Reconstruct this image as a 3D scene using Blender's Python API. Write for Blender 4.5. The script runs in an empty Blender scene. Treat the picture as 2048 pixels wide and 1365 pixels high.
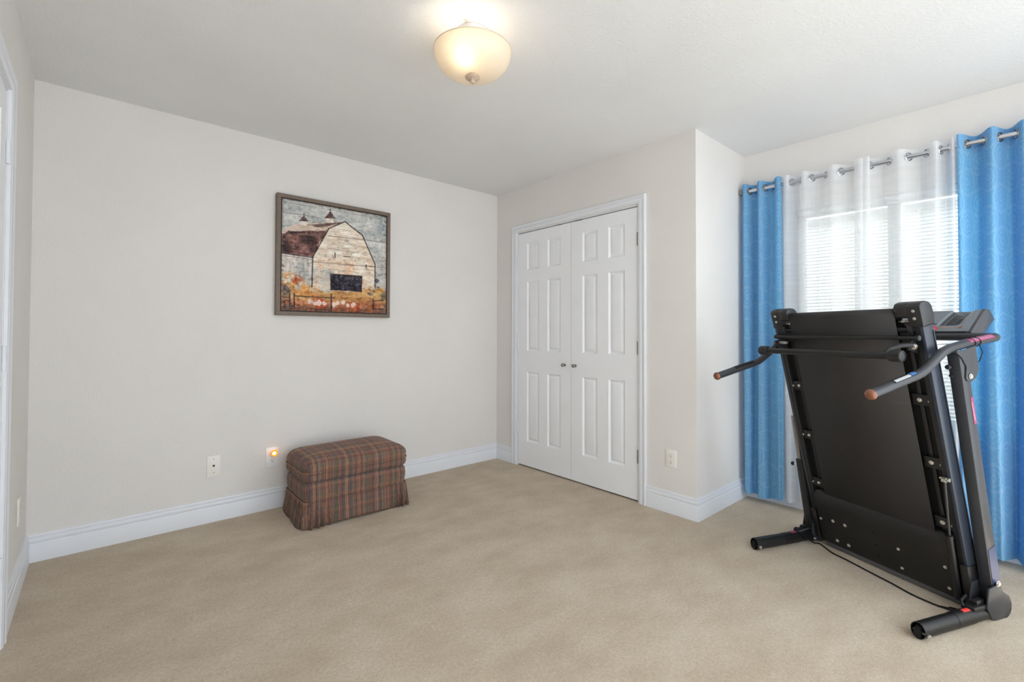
import bpy, bmesh, math, random
import numpy as np
from mathutils import Vector, Matrix
PI = math.pi
random.seed(7)
scene = bpy.context.scene
COL = scene.collection

# ------------------------------------------------------------------ camera
H, L, D, W = 2.44, 3.045, 1.946, 0.722       # ceiling, back wall length, closet wall length, alcove depth
cam_d = bpy.data.cameras.new('camera')
cam = bpy.data.objects.new('camera', cam_d); COL.objects.link(cam)
cam_d.sensor_width = 36.0
cam_d.lens = 936.98 * 36.0 / 2048.0
cam_d.shift_y = -31.0 / 2048.0
cam_d.clip_start = 0.02
yaw, pitch, roll = 0.8496, 0.0165, 0.0027
fw = Vector((math.cos(yaw)*math.cos(pitch), math.sin(yaw)*math.cos(pitch), math.sin(pitch)))
rt = Vector((math.sin(yaw), -math.cos(yaw), 0)); up = rt.cross(fw)
r2 = rt*math.cos(roll) + up*math.sin(roll); u2 = -rt*math.sin(roll) + up*math.cos(roll)
m = Matrix((r2, u2, -fw)).transposed().to_4x4(); m.translation = Vector((-2.7794, -3.3746, 1.1566))
cam.matrix_world = m
scene.camera = cam

# ------------------------------------------------------------------ world, daylight, exposure
world = bpy.data.worlds.new('daylight'); scene.world = world
world.use_nodes = True
bg = world.node_tree.nodes['Background']
bg.inputs[0].default_value = (0.87, 0.94, 1.0, 1)
bg.inputs[1].default_value = 3.1
scene.view_settings.view_transform = 'Standard'
scene.view_settings.look = 'None'
scene.view_settings.gamma = 1.0
scene.view_settings.exposure = 0.2
scene.view_settings.use_curve_mapping = False
scene.cycles.use_denoising = True
scene.cycles.max_bounces = 10
scene.cycles.diffuse_bounces = 6
scene.cycles.transmission_bounces = 8
scene.cycles.transparent_max_bounces = 12
scene.cycles.sample_clamp_indirect = 6.0
sun = bpy.data.lights.new('sun', 'SUN'); sun.energy = 17.0; sun.angle = 0.009; sun.color = (0.86, 0.94, 1.0)
sun_o = bpy.data.objects.new('sun', sun); COL.objects.link(sun_o)          # high sun: lights the side yard, and the carpet behind the photographer
sun_o.rotation_euler = (-Vector((0.02, 0.33, -0.95))).to_track_quat('Z', 'Y').to_euler()
BULB = 36.0

# ------------------------------------------------------------------ materials
def srgb(c):
    return tuple((v/255/12.92 if v/255 <= 0.04045 else ((v/255+0.055)/1.055)**2.4) for v in c)
class NT:
    def __init__(s, name):
        s.m = bpy.data.materials.new(name); s.m.use_nodes = True
        s.t = s.m.node_tree; s.t.nodes.clear()
        s.out = s.n('ShaderNodeOutputMaterial')
    def n(s, typ, **kw):
        nd = s.t.nodes.new(typ)
        for k, v in kw.items(): setattr(nd, k, v)
        return nd
    def l(s, a, b): s.t.links.new(a, b)
    def set(s, sock, v):
        if hasattr(v, 'is_linked') or hasattr(v, 'links'): s.l(v, sock)
        else: sock.default_value = v
    def math(s, op, a, b=None, c=None):
        nd = s.n('ShaderNodeMath', operation=op); s.set(nd.inputs[0], a)
        if b is not None: s.set(nd.inputs[1], b)
        if c is not None: s.set(nd.inputs[2], c)
        return nd.outputs[0]
    def noise(s, vec, scale, detail=3, rough=0.55, dim='3D', w=None):
        nd = s.n('ShaderNodeTexNoise', noise_dimensions=dim)
        if vec is not None: s.l(vec, nd.inputs['Vector'])
        if w is not None: s.l(w, nd.inputs['W'])
        nd.inputs['Scale'].default_value = scale; nd.inputs['Detail'].default_value = detail
        nd.inputs['Roughness'].default_value = rough
        return nd.outputs['Fac']
    def ramp(s, fac, stops, interp='LINEAR'):
        nd = s.n('ShaderNodeValToRGB'); cr = nd.color_ramp; cr.interpolation = interp
        while len(cr.elements) > 1: cr.elements.remove(cr.elements[-1])
        for i, (p, c) in enumerate(stops):
            e = cr.elements[0] if i == 0 else cr.elements.new(p)
            e.position = p; e.color = (*c[:3], 1)
        s.l(fac, nd.inputs[0]); return nd.outputs[0]
    def mix(s, fac, a, b, mode='MIX'):
        nd = s.n('ShaderNodeMix', data_type='RGBA', blend_type=mode)
        s.set(nd.inputs[0], fac)
        for k, v in ((6, a), (7, b)):
            if isinstance(v, tuple): nd.inputs[k].default_value = (*v[:3], 1)
            else: s.l(v, nd.inputs[k])
        return nd.outputs[2]
    def coord(s, which='Object'):
        return s.n('ShaderNodeTexCoord').outputs[which]
    def sep(s, v):
        nd = s.n('ShaderNodeSeparateXYZ'); s.l(v, nd.inputs[0]); return nd.outputs
    def comb(s, x, y, z):
        nd = s.n('ShaderNodeCombineXYZ'); s.set(nd.inputs[0], x); s.set(nd.inputs[1], y); s.set(nd.inputs[2], z); return nd.outputs[0]
    def bump(s, h, strength, dist=0.01, normal=None):
        nd = s.n('ShaderNodeBump'); nd.inputs['Strength'].default_value = strength; nd.inputs['Distance'].default_value = dist
        s.l(h, nd.inputs['Height']); return nd.outputs[0]
    def bsdf(s, color, rough=0.5, metal=0.0, spec=0.5, normal=None, sheen=0.0, coat=0.0):
        nd = s.n('ShaderNodeBsdfPrincipled')
        if isinstance(color, tuple): nd.inputs['Base Color'].default_value = (*color[:3], 1)
        else: s.l(color, nd.inputs['Base Color'])
        s.set(nd.inputs['Roughness'], rough); nd.inputs['Metallic'].default_value = metal
        nd.inputs['Specular IOR Level'].default_value = spec
        nd.inputs['Sheen Weight'].default_value = sheen; nd.inputs['Coat Weight'].default_value = coat
        if normal is not None: s.l(normal, nd.inputs['Normal'])
        return nd.outputs[0]
    def done(s, sh):
        s.l(sh, s.out.inputs[0]); return s.m

def paint(name, rgb, bump_scale=110, bump=0.10, rough=0.75, spec=0.25):
    t = NT(name); c = t.coord()
    h = t.noise(c, bump_scale, 3, 0.6)
    h2 = t.ramp(h, [(0.42, (0, 0, 0)), (0.60, (1, 1, 1))])
    v = t.noise(c, 1.6, 3)
    a = srgb(rgb); b = tuple(x*0.955 for x in a)
    col = t.ramp(v, [(0.3, b), (0.7, a)])
    return t.done(t.bsdf(col, rough, spec=spec, normal=t.bump(h2, bump, 0.004)))
M = {}
M['wall'] = paint('wall_paint', (228, 225, 222), 95, 0.22)
M['ceiling'] = paint('ceiling_paint', (229, 230, 231), 75, 0.22)
def plain(name, rgb, rough=0.5, metal=0.0, spec=0.5, mott=0.04, scale=9.0, coat=0.0, bump=0.0, bscale=300):
    t = NT(name); c = t.coord(); a = srgb(rgb)
    v = t.noise(c, scale, 4)
    col = t.ramp(v, [(0.3, tuple(x*(1-mott) for x in a)), (0.7, tuple(min(1, x*(1+mott)) for x in a))])
    rg = t.math('ADD', t.math('MULTIPLY', v, 0.12), rough-0.06)
    nrm = t.bump(t.noise(c, bscale, 2), bump, 0.002) if bump else None
    return t.done(t.bsdf(col, rg, metal, spec, nrm, coat=coat))
M['trim'] = plain('trim_paint', (226, 229, 235), 0.38, spec=0.4, mott=0.015)
M['door'] = plain('door_paint', (238, 240, 244), 0.42, spec=0.4, mott=0.012)
M['dark_gap'] = plain('closet_dark', (60, 56, 50), 0.9)
M['plate'] = plain('plate_plastic', (236, 233, 226), 0.4, mott=0.01)
M['plate_white'] = plain('white_plate_plastic', (233, 234, 236), 0.35, mott=0.01)
M['slot'] = plain('slot_dark', (28, 26, 26), 0.7)
M['chrome'] = plain('chrome_metal', (205, 208, 214), 0.16, 1.0, mott=0.03)
M['nickel'] = plain('brushed_nickel', (150, 148, 146), 0.30, 1.0, mott=0.03)
M['bolt'] = plain('zinc_bolt', (215, 212, 206), 0.28, 0.9, mott=0.05, scale=80)
M['black_metal'] = plain('black_powder_coat', (26, 26, 28), 0.42, spec=0.5, mott=0.10, bump=0.05)
M['grey_metal'] = plain('charcoal_powder_coat', (46, 48, 53), 0.38, spec=0.55, mott=0.06, bump=0.05)
M['black_plastic'] = plain('black_plastic', (37, 37, 39), 0.38, spec=0.5, mott=0.06)
M['rail_plastic'] = plain('slate_plastic', (44, 51, 63), 0.36, spec=0.5, mott=0.05)
M['deep_black'] = plain('matte_black', (17, 17, 18), 0.6, spec=0.3)
M['console'] = plain('grey_console_plastic', (118, 124, 132), 0.42, spec=0.5, mott=0.03)
M['console_dark'] = plain('dark_console_plastic', (66, 68, 72), 0.35, spec=0.5, mott=0.04)
M['grip'] = plain('copper_brown_cap', (122, 72, 49), 0.32, 0.15, mott=0.20, scale=60, coat=0.4)
M['magenta'] = plain('magenta_sticker', (146, 56, 94), 0.4)
M['magenta_print'] = plain('sticker_print', (196, 150, 172), 0.4)
M['white_sticker'] = plain('white_sticker', (180, 184, 188), 0.4)
M['blue_sticker'] = plain('blue_sticker', (60, 112, 170), 0.4)
M['red'] = plain('red_plastic', (205, 34, 50), 0.28, coat=0.5)
M['orange_red'] = plain('orange_red_sticker', (226, 70, 62), 0.4)
M['lip_grey'] = plain('grey_edge_strip', (92, 92, 98), 0.5)
M['navy'] = plain('navy_patch', (48, 60, 98), 0.35)
M['copper_ink'] = plain('copper_ink', (196, 146, 108), 0.5)
M['finial'] = plain('taupe_metal', (206, 186, 166), 0.35, 0.3)
M['white_enamel'] = plain('white_enamel', (214, 214, 214), 0.4)
M['frame'] = plain('picture_frame_wood', (112, 98, 86), 0.55, mott=0.10, scale=40)
M['frame_gap'] = plain('frame_inner_black', (32, 28, 28), 0.6)
M['vinyl'] = plain('window_vinyl', (238, 240, 242), 0.4)
M['outside'] = plain('neighbour_stucco', (205, 202, 198), 0.9, mott=0.05, scale=3)
M['outside_roof'] = plain('neighbour_roof', (150, 147, 144), 0.9, mott=0.15, scale=14)
M['added_yard'] = plain('added_yard_ground', (150, 146, 142), 0.9)
M['outside_ground'] = plain('side_yard_concrete', (176, 172, 164), 0.9)

def mk_belt():
    t = NT('running_belt_rubber'); c = t.coord(); x, y, z = t.sep(c)
    v = t.noise(t.comb(t.math('MULTIPLY', x, 1.0), y, t.math('MULTIPLY', z, 0.35)), 6, 4)
    a = srgb((42, 41, 41)); b = srgb((50, 49, 49))
    wear = t.noise(c, 2.2, 2)
    col = t.ramp(v, [(0.3, a), (0.7, b)])
    col = t.mix(t.ramp(wear, [(0.45, (0, 0, 0)), (0.7, (0.55,)*3)]), col, srgb((54, 46, 50)))
    h = t.noise(c, 900, 2)
    return t.done(t.bsdf(col, 0.55, spec=0.35, normal=t.bump(h, 0.25, 0.001)))
M['belt'] = mk_belt()
def mk_dusty():
    t = NT('dusty_black_metal'); c = t.coord()
    v = t.noise(c, 160, 3); zone = t.noise(c, 9, 2)
    f = t.math('MULTIPLY', t.ramp(v, [(0.66, (0, 0, 0)), (0.72, (1, 1, 1))]), t.ramp(zone, [(0.5, (0, 0, 0)), (0.62, (0.8,)*3)]))
    col = t.mix(f, srgb((19, 19, 21)), srgb((104, 98, 90)))
    return t.done(t.bsdf(col, 0.45, spec=0.5))
M['dusty'] = mk_dusty()

def mk_carpet():
    t = NT('beige_carpet'); c = t.coord()
    fine = t.noise(c, 330, 3, 0.75)
    mid = t.noise(c, 75, 4, 0.7)
    vac = t.n('ShaderNodeMapping'); t.l(c, vac.inputs[0]); vac.inputs['Rotation'].default_value = (0, 0, 0.75); vac.inputs['Scale'].default_value = (1.5, 2.4, 1)
    big = t.noise(vac.outputs[0], 2.3, 5, 0.62)
    base = t.ramp(big, [(0.34, srgb((197, 179, 156))), (0.5, srgb((207, 190, 167))), (0.66, srgb((215, 200, 178)))])
    f = t.ramp(fine, [(0.30, (0.52,)*3), (0.50, (0.96,)*3), (0.72, (1.22,)*3)])
    f2 = t.ramp(mid, [(0.32, (0.84,)*3), (0.68, (1.08,)*3)])
    col = t.mix(1.0, t.mix(1.0, base, f, 'MULTIPLY'), f2, 'MULTIPLY')
    h = t.math('ADD', t.math('MULTIPLY', fine, 0.7), t.math('ADD', t.math('MULTIPLY', mid, 0.7), t.math('MULTIPLY', big, 1.0)))
    return t.done(t.bsdf(col, 0.95, spec=0.08, normal=t.bump(h, 0.55, 0.010), sheen=0.15))
M['carpet'] = mk_carpet()

def mk_plaid():
    t = NT('plaid_upholstery'); c = t.coord(); x, y, z = t.sep(c)
    n = t.n('ShaderNodeNewGeometry').outputs['Normal']; nx, ny, nz = t.sep(n)
    side = t.math('GREATER_THAN', t.math('ABSOLUTE', nx), 0.72)
    wob = t.math('MULTIPLY', t.math('SUBTRACT', t.noise(c, 16, 3), 0.5), 0.012)
    wv = t.math('ADD', t.math('ADD', t.math('MULTIPLY', x, t.math('SUBTRACT', 1.0, side)), t.math('MULTIPLY', y, side)), wob)
    cols = [(112, 78, 72), (104, 92, 84), (136, 106, 86), (86, 94, 88), (104, 90, 76), (128, 88, 76), (78, 76, 86), (112, 94, 80), (156, 122, 102), (96, 74, 72), (84, 94, 92), (118, 100, 82), (102, 78, 76), (140, 102, 84)]
    ph = t.math('FRACT', t.math('MULTIPLY', wv, 5.1))
    warp = t.ramp(ph, [(i/len(cols), srgb(cc)) for i, cc in enumerate(cols)])
    # long thin warp threads: dark ones and pale ones, at the pitch of the weave
    fn = t.noise(None, 420, 2, 0.75, '1D', wv)
    warp = t.mix(t.ramp(fn, [(0.40, (0.85,)*3), (0.50, (0,)*3)]), warp, srgb((58, 48, 52)))
    fn2 = t.noise(None, 230, 2, 0.6, '1D', t.math('ADD', wv, 3.3))
    warp = t.mix(t.ramp(fn2, [(0.60, (0,)*3), (0.68, (0.75,)*3)]), warp, srgb((206, 162, 132)))
    # broad weft bands, plainly read on the top, faint and blotchy on the sides
    yz = t.math('ADD', t.math('ADD', t.math('MULTIPLY', y, t.math('SUBTRACT', 1.0, side)), t.math('MULTIPLY', z, 1.15)), wob)
    cols2 = [(96, 112, 100), (132, 104, 84), (96, 72, 74), (168, 116, 92), (80, 88, 96), (146, 102, 84), (104, 78, 76), (176, 128, 98)]
    ph2 = t.math('FRACT', t.math('MULTIPLY', yz, 5.2))
    weft = t.ramp(ph2, [(i/len(cols2), srgb(cc)) for i, cc in enumerate(cols2)])
    slub = t.noise(c, 26, 4, 0.65)
    amt = t.math('ADD', 0.16, t.math('MULTIPLY', t.math('MAXIMUM', nz, 0.0), 0.26))
    amt = t.math('MULTIPLY', amt, t.math('ADD', 0.45, t.math('MULTIPLY', slub, 1.25)))
    col = t.mix(amt, warp, weft)
    # short horizontal slubs breaking the threads up
    sl = t.noise(t.comb(t.math('MULTIPLY', wv, 0.35), y, t.math('MULTIPLY', z, 3.0)), 130, 3, 0.7)
    col = t.mix(t.ramp(sl, [(0.56, (0,)*3), (0.70, (0.45,)*3)]), col, srgb((172, 126, 104)))
    col = t.mix(t.ramp(sl, [(0.28, (0.5,)*3), (0.42, (0,)*3)]), col, srgb((64, 54, 62)))
    return t.done(t.bsdf(col, 0.92, spec=0.1, normal=t.bump(sl, 0.35, 0.002), sheen=0.1))
M['plaid'] = mk_plaid()

def mk_blue():
    t = NT('blue_damask_curtain'); uv = t.coord('UV'); u, v, _ = t.sep(uv)
    # ogee medallions: rows offset by half, concentric rings, small vines inside
    def cell(u0, v0):
        a = t.math('SUBTRACT', t.math('FRACT', t.math('ADD', t.math('MULTIPLY', u, 7.0), u0)), 0.5)
        b = t.math('SUBTRACT', t.math('FRACT', t.math('ADD', t.math('MULTIPLY', v, 4.6), v0)), 0.5)
        return t.math('SQRT', t.math('ADD', t.math('MULTIPLY', a, a), t.math('MULTIPLY', b, b)))
    d = t.math('MINIMUM', cell(0.0, 0.0), cell(0.5, 0.5))
    def band(c0, w): return t.math('LESS_THAN', t.math('ABSOLUTE', t.math('SUBTRACT', d, c0)), w)
    rings = t.math('MAXIMUM', band(0.335, 0.010), t.math('MAXIMUM', band(0.300, 0.007), t.math('MAXIMUM', band(0.20, 0.007), band(0.075, 0.012))))
    vine = t.noise(t.comb(u, v, 0.0), 42, 2, 0.5)
    vine2 = t.math('GREATER_THAN', t.math('SINE', t.math('MULTIPLY', vine, 62)), 0.25)
    patt = t.math('MAXIMUM', rings, t.math('MULTIPLY', vine2, 0.62))
    f = t.ramp(patt, [(0.0, (0,)*3), (1.0, (1,)*3)])
    base = t.mix(f, srgb((120, 181, 221)), srgb((158, 203, 231)))
    thr = t.noise(uv, 260, 2)
    base = t.mix(1.0, base, t.ramp(thr, [(0.3, (0.93,)*3), (0.7, (1.05,)*3)]), 'MULTIPLY')
    trans = t.mix(f, srgb((46, 166, 235)), srgb((82, 184, 239)))
    nb = t.bump(patt, 0.12, 0.002)
    dif = t.bsdf(base, 0.6, spec=0.2, normal=nb, sheen=0.1)
    tr = t.n('ShaderNodeBsdfTranslucent'); t.l(trans, tr.inputs[0])
    mx = t.n('ShaderNodeMixShader'); mx.inputs[0].default_value = 0.36
    t.l(dif, mx.inputs[1]); t.l(tr.outputs[0], mx.inputs[2])
    return t.done(mx.outputs[0])
M['blue'] = mk_blue()
def mk_sheer():
    t = NT('white_sheer_voile'); uv = t.coord('UV'); u, v, _ = t.sep(uv)
    def line(x, freq, w):
        a = t.math('ABSOLUTE', t.math('SUBTRACT', t.math('FRACT', t.math('MULTIPLY', x, freq)), 0.5))
        return t.math('LESS_THAN', a, w)
    wav = t.math('ADD', v, t.math('MULTIPLY', t.noise(uv, 5, 2), 0.02))
    g = t.math('MAXIMUM', line(u, 36, 0.05), line(wav, 29, 0.05))
    g2 = t.math('MULTIPLY', line(wav, 7.0, 0.10), 0.5)
    g = t.math('MAXIMUM', g, g2)
    dif = t.n('ShaderNodeBsdfDiffuse'); dif.inputs[0].default_value = (0.95, 0.955, 0.97, 1)
    trl = t.n('ShaderNodeBsdfTranslucent'); trl.inputs[0].default_value = (0.95, 0.96, 0.98, 1)
    m1 = t.n('ShaderNodeMixShader'); m1.inputs[0].default_value = 0.55
    t.l(dif.outputs[0], m1.inputs[1]); t.l(trl.outputs[0], m1.inputs[2])
    tp = t.n('ShaderNodeBsdfTransparent'); tp.inputs[0].default_value = (1, 1, 1, 1)
    op = t.math('ADD', 0.68, t.math('MULTIPLY', g, 0.05))
    m2 = t.n('ShaderNodeMixShader'); t.l(op, m2.inputs[0]); t.l(tp.outputs[0], m2.inputs[1]); t.l(m1.outputs[0], m2.inputs[2])
    return t.done(m2.outputs[0])
M['sheer'] = mk_sheer()
def mk_translucent(name, rgb, trgb, f, rough=0.4):
    t = NT(name); v = t.noise(t.coord(), 12, 3)
    a = srgb(rgb); col = t.ramp(v, [(0.3, tuple(x*0.97 for x in a)), (0.7, a)])
    d = t.bsdf(col, rough, spec=0.4)
    tr = t.n('ShaderNodeBsdfTranslucent'); tr.inputs[0].default_value = (*srgb(trgb), 1)
    mx = t.n('ShaderNodeMixShader'); mx.inputs[0].default_value = f
    t.l(d, mx.inputs[1]); t.l(tr.outputs[0], mx.inputs[2]); return t.done(mx.outputs[0])
M['slat'] = mk_translucent('blind_slat_vinyl', (240, 240, 238), (240, 240, 236), 0.30)
M['bowl'] = mk_translucent('alabaster_glass', (226, 214, 196), (252, 230, 194), 0.14, 0.25)
def mk_glass():
    t = NT('window_glass'); gl = t.n('ShaderNodeBsdfGlossy'); gl.inputs['Roughness'].default_value = 0.02
    tp = t.n('ShaderNodeBsdfTransparent'); tp.inputs[0].default_value = (0.96, 0.98, 0.97, 1)
    fr = t.n('ShaderNodeFresnel'); fr.inputs[0].default_value = 1.45
    mx = t.n('ShaderNodeMixShader'); t.l(fr.outputs[0], mx.inputs[0]); t.l(tp.outputs[0], mx.inputs[1]); t.l(gl.outputs[0], mx.inputs[2])
    return t.done(mx.outputs[0])
M['glass'] = mk_glass()
def mk_emit(name, rgb, s):
    t = NT(name); e = t.n('ShaderNodeEmission'); e.inputs[0].default_value = (*rgb, 1); e.inputs[1].default_value = s
    return t.done(e.outputs[0])
M['bulb'] = mk_emit('glowing_bulb', (1.0, 0.89, 0.74), BULB)
M['amber'] = mk_emit('amber_glow', (1.0, 0.24, 0.015), 1.5)
M['amber_core'] = mk_emit('amber_core_glow', (1.0, 0.46, 0.09), 12.0)
def mk_painted():
    t = NT('canvas_paint'); a = t.n('ShaderNodeVertexColor', layer_name='Col')
    h = t.noise(t.coord(), 150, 3)
    return t.done(t.bsdf(a.outputs[0], 0.6, spec=0.25, normal=t.bump(h, 0.25, 0.002)))
M['canvas'] = mk_painted()

# ------------------------------------------------------------------ mesh helpers
class MB:
    """collects shapes; build() links them as ONE mesh object. xf maps authoring coordinates to object coordinates."""
    def __init__(s, xf=None): s.bm = bmesh.new(); s.xf = xf or (lambda p: p); s.mi = 0; s.mats = []
    def mat(s, mt):
        if mt not in s.mats: s.mats.append(mt)
        s.mi = s.mats.index(mt); return s
    def v(s, p): return s.bm.verts.new(s.xf(tuple(p)))
    def f(s, vs):
        try: fa = s.bm.faces.new(vs); fa.material_index = s.mi; return fa
        except ValueError: return None
    def box(s, lo, hi, bev=0.0, seg=2):
        n0 = set(s.bm.verts)
        V = [s.v((x, y, z)) for x in (lo[0], hi[0]) for y in (lo[1], hi[1]) for z in (lo[2], hi[2])]
        F = [(0, 1, 3, 2), (4, 6, 7, 5), (0, 4, 5, 1), (2, 3, 7, 6), (0, 2, 6, 4), (1, 5, 7, 3)]
        fs = [s.f([V[i] for i in q]) for q in F]
        if bev > 0:
            es = list({e for fa in fs for e in fa.edges})
            r = bmesh.ops.bevel(s.bm, geom=es, offset=bev, segments=seg, affect='EDGES', profile=0.5)
            for fa in r['faces']: fa.material_index = s.mi
        return s
    def prism(s, poly, a0, a1, axis=2, bev=0.0):
        """extrude a 2-D polygon along axis (0,1,2) from a0 to a1; polygon given in the other two axes in order"""
        def P(q, a):
            return (a, q[0], q[1]) if axis == 0 else ((q[0], a, q[1]) if axis == 1 else (q[0], q[1], a))
        A = [s.v(P(q, a0)) for q in poly]; B = [s.v(P(q, a1)) for q in poly]
        fs = [s.f(A[::-1]), s.f(B)]
        n = len(poly)
        for i in range(n): fs.append(s.f([A[i], A[(i+1) % n], B[(i+1) % n], B[i]]))
        if bev > 0:
            es = list({e for fa in fs if fa for e in fa.edges})
            r = bmesh.ops.bevel(s.bm, geom=es, offset=bev, segments=2, affect='EDGES', profile=0.5)
            for fa in r['faces']: fa.material_index = s.mi
        return s
    def tube(s, pts, r, n=14, cap=True, closed=False, rr=None, flat=(1, 1)):
        """sweep a circle through pts (object coordinates after xf)"""
        P = [Vector(s.xf(tuple(p))) for p in pts]
        m_ = len(P); rings = []; prev = None
        for i in range(m_):
            if closed: tan = P[(i+1) % m_] - P[i-1]
            else: tan = P[min(i+1, m_-1)] - P[max(i-1, 0)]
            tan.normalize()
            if prev is None:
                ref = Vector((0, 0, 1)) if abs(tan.z) < 0.9 else Vector((1, 0, 0))
                a = (ref - tan*ref.dot(tan)).normalized()
            else: a = (prev - tan*prev.dot(tan)).normalized()
            prev = a; b = tan.cross(a)
            rad = rr[i] if rr else r
            rings.append([s.bm.verts.new(P[i] + (a*math.cos(2*PI*k/n)*flat[0] + b*math.sin(2*PI*k/n)*flat[1])*rad) for k in range(n)])
        for i in range(m_ if closed else m_-1):
            A, B = rings[i], rings[(i+1) % m_]
            for k in range(n): s.f([A[k], A[(k+1) % n], B[(k+1) % n], B[k]])
        if cap and not closed: s.f(rings[0][::-1]); s.f(rings[-1])
        return s
    def lathe(s, prof, o, ax, n=28):
        """revolve (radius, height) profile about ax through o (object coordinates)"""
        o = Vector(o); ax = Vector(ax).normalized()
        ref = Vector((0, 0, 1)) if abs(ax.z) < 0.9 else Vector((1, 0, 0))
        a = (ref - ax*ref.dot(ax)).normalized(); b = ax.cross(a); rings = []
        for r, h in prof:
            if r < 1e-6: rings.append([s.bm.verts.new(o+ax*h)])
            else: rings.append([s.bm.verts.new(o+ax*h+(a*math.cos(2*PI*k/n)+b*math.sin(2*PI*k/n))*r) for k in range(n)])
        for A, B in zip(rings, rings[1:]):
            for k in range(n):
                q = [A[k % len(A)], A[(k+1) % len(A)], B[(k+1) % len(B)], B[k % len(B)]]
                u = []
                for x in q:
                    if x not in u: u.append(x)
                if len(u) > 2: s.f(u)
        if len(rings[0]) > 1: s.f(rings[0][::-1])
        if len(rings[-1]) > 1: s.f(rings[-1])
        return s
    def build(s, name, mt=None, parent=None, smooth=35, recalc=True, **props):
        if recalc: bmesh.ops.recalc_face_normals(s.bm, faces=s.bm.faces[:])
        me = bpy.data.meshes.new(name); s.bm.to_mesh(me); s.bm.free()
        for x in (s.mats or [mt]): me.materials.append(M[x] if isinstance(x, str) else x)
        if smooth:
            me.polygons.foreach_set('use_smooth', [True]*len(me.polygons)); me.set_sharp_from_angle(angle=math.radians(smooth))
        o = bpy.data.objects.new(name, me); COL.objects.link(o)
        if parent is not None: o.parent = parent
        for k, v in props.items(): o[k] = v
        return o
def thing(name, label, cat, loc=(0, 0, 0), rotz=0.0, group=None):
    o = bpy.data.objects.new(name, None); COL.objects.link(o); o.location = loc; o.rotation_euler = (0, 0, rotz)
    o.empty_display_size = 0.1
    o['label'] = label; o['category'] = cat
    if group: o['group'] = group
    return o
def tag(o, label, cat, group=None):
    o['label'] = label; o['category'] = cat
    if group: o['group'] = group
    return o
def root(name, **props):
    o = bpy.data.objects.new(name, None); COL.objects.link(o)
    for k, v in props.items(): o[k] = v
    return o
def ST(b, name, mt, parent=None, **kw):
    o = b.build(name, mt, parent, **kw)
    if parent is None: o['kind'] = 'structure'
    return o

# ------------------------------------------------------------------ room shell
YR = -4.15                                   # how far the room runs behind the photographer
T = 0.12
WY0, WY1, WZ0, WZ1 = -3.30, -2.27, 0.62, 1.985    # window opening
DY0, DY1, DZ = -1.527, -0.291, 2.045         # closet opening
LY0, LY1 = -1.70, -0.865                     # door opening in the left wall
ST(MB().box((-L-T, YR, -0.08), (W+T, T, 0.0)), 'floor', 'carpet')
ST(MB().box((-L-T, YR, H), (W+T, T, H+0.1)), 'ceiling', 'ceiling')
ST(MB().box((-L-T, 0.0, 0.0), (T, T, H)), 'wall_back', 'wall')
b = MB()
b.box((-L-T, YR, 0), (-L, LY0, H)); b.box((-L-T, LY1, 0), (-L, 0, H)); b.box((-L-T, LY0, 2.045), (-L, LY1, H))
ST(b, 'wall_left', 'wall')
b = MB()
b.box((0, -D, 0), (T, DY0, H)); b.box((0, DY1, 0), (T, 0, H)); b.box((0, DY0, DZ), (T, DY1, H))
ST(b, 'wall_right', 'wall')
ST(MB().box((T, -D, 0), (W+T, -D+T, H)), 'wall_alcove', 'wall')
b = MB()
b.box((W, YR, 0), (W+T, WY0, H)); b.box((W, WY1, 0), (W+T, -D, H)); b.box((W, WY0, 0), (W+T, WY1, WZ0)); b.box((W, WY0, WZ1), (W+T, WY1, H))
ST(b, 'wall_window', 'wall')
# unseen wall behind the photographer; wide opening added to bring in fill daylight
b = MB()
b.box((-L-T, YR-T, 0), (-2.95, YR, H)); b.box((0.45, YR-T, 0), (W+T, YR, H)); b.box((-2.95, YR-T, 2.35), (0.45, YR, H)); b.box((-2.95, YR-T, 0), (0.45, YR, 0.12))
ST(b, 'wall_front', 'wall')
# closet interior box behind the doors
b = MB(); b.box((0.075, DY0-0.02, 0.0), (0.085, DY1+0.02, DZ+0.01)); ST(b, 'wall_closet', 'dark_gap')

BPROF = [(0, 0), (.015, 0), (.015, .088), (.0135, .092), (.0105, .0945), (.0125, .098), (.0128, .110), (.0105, .117), (.0072, .1195), (.0088, .123), (.009, .129), (.006, .1365), (0, .137)]
def sweep(name, mt, path, dirs, prof, toP, kind=True):
    b = MB(); rows = []
    for p, d in zip(path, dirs):
        rows.append([b.v(toP(p, d, o, h)) for o, h in prof])
    n = len(prof)
    for A, B in zip(rows, rows[1:]):
        for i in range(n): b.f([A[i], A[(i+1) % n], B[(i+1) % n], B[i]])
    b.f(rows[0][::-1]); b.f(rows[-1])
    return ST(b, name, mt, smooth=30)
fl = lambda p, d, o, h: (p[0]+d[0]*o, p[1]+d[1]*o, h)
CW = 0.058
sweep('baseboard_back', 'trim', [(-L, 0), (0, 0)], [(1, -1), (-1, -1)], BPROF, fl)
sweep('baseboard_right', 'trim', [(0, 0), (0, DY1+0.007+CW)], [(-1, -1), (-1, 0)], BPROF, fl)
sweep('baseboard_closet', 'trim', [(0, DY0-0.007-CW), (0, -D)], [(-1, 0), (-1, -1)], BPROF, fl)
sweep('baseboard_alcove', 'trim', [(0, -D), (W, -D)], [(-1, -1), (-1, -1)], BPROF, fl)
sweep('baseboard_window', 'trim', [(W, -D), (W, YR)], [(-1, -1), (-1, 0)], BPROF, fl)
sweep('baseboard_left', 'trim', [(-L, 0), (-L, LY1+0.007+CW)], [(1, -1), (1, 0)], BPROF, fl)
sweep('baseboard_front', 'trim', [(-L, LY0-0.007-CW), (-L, YR)], [(1, 0), (1, 0)], BPROF, fl)
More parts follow.
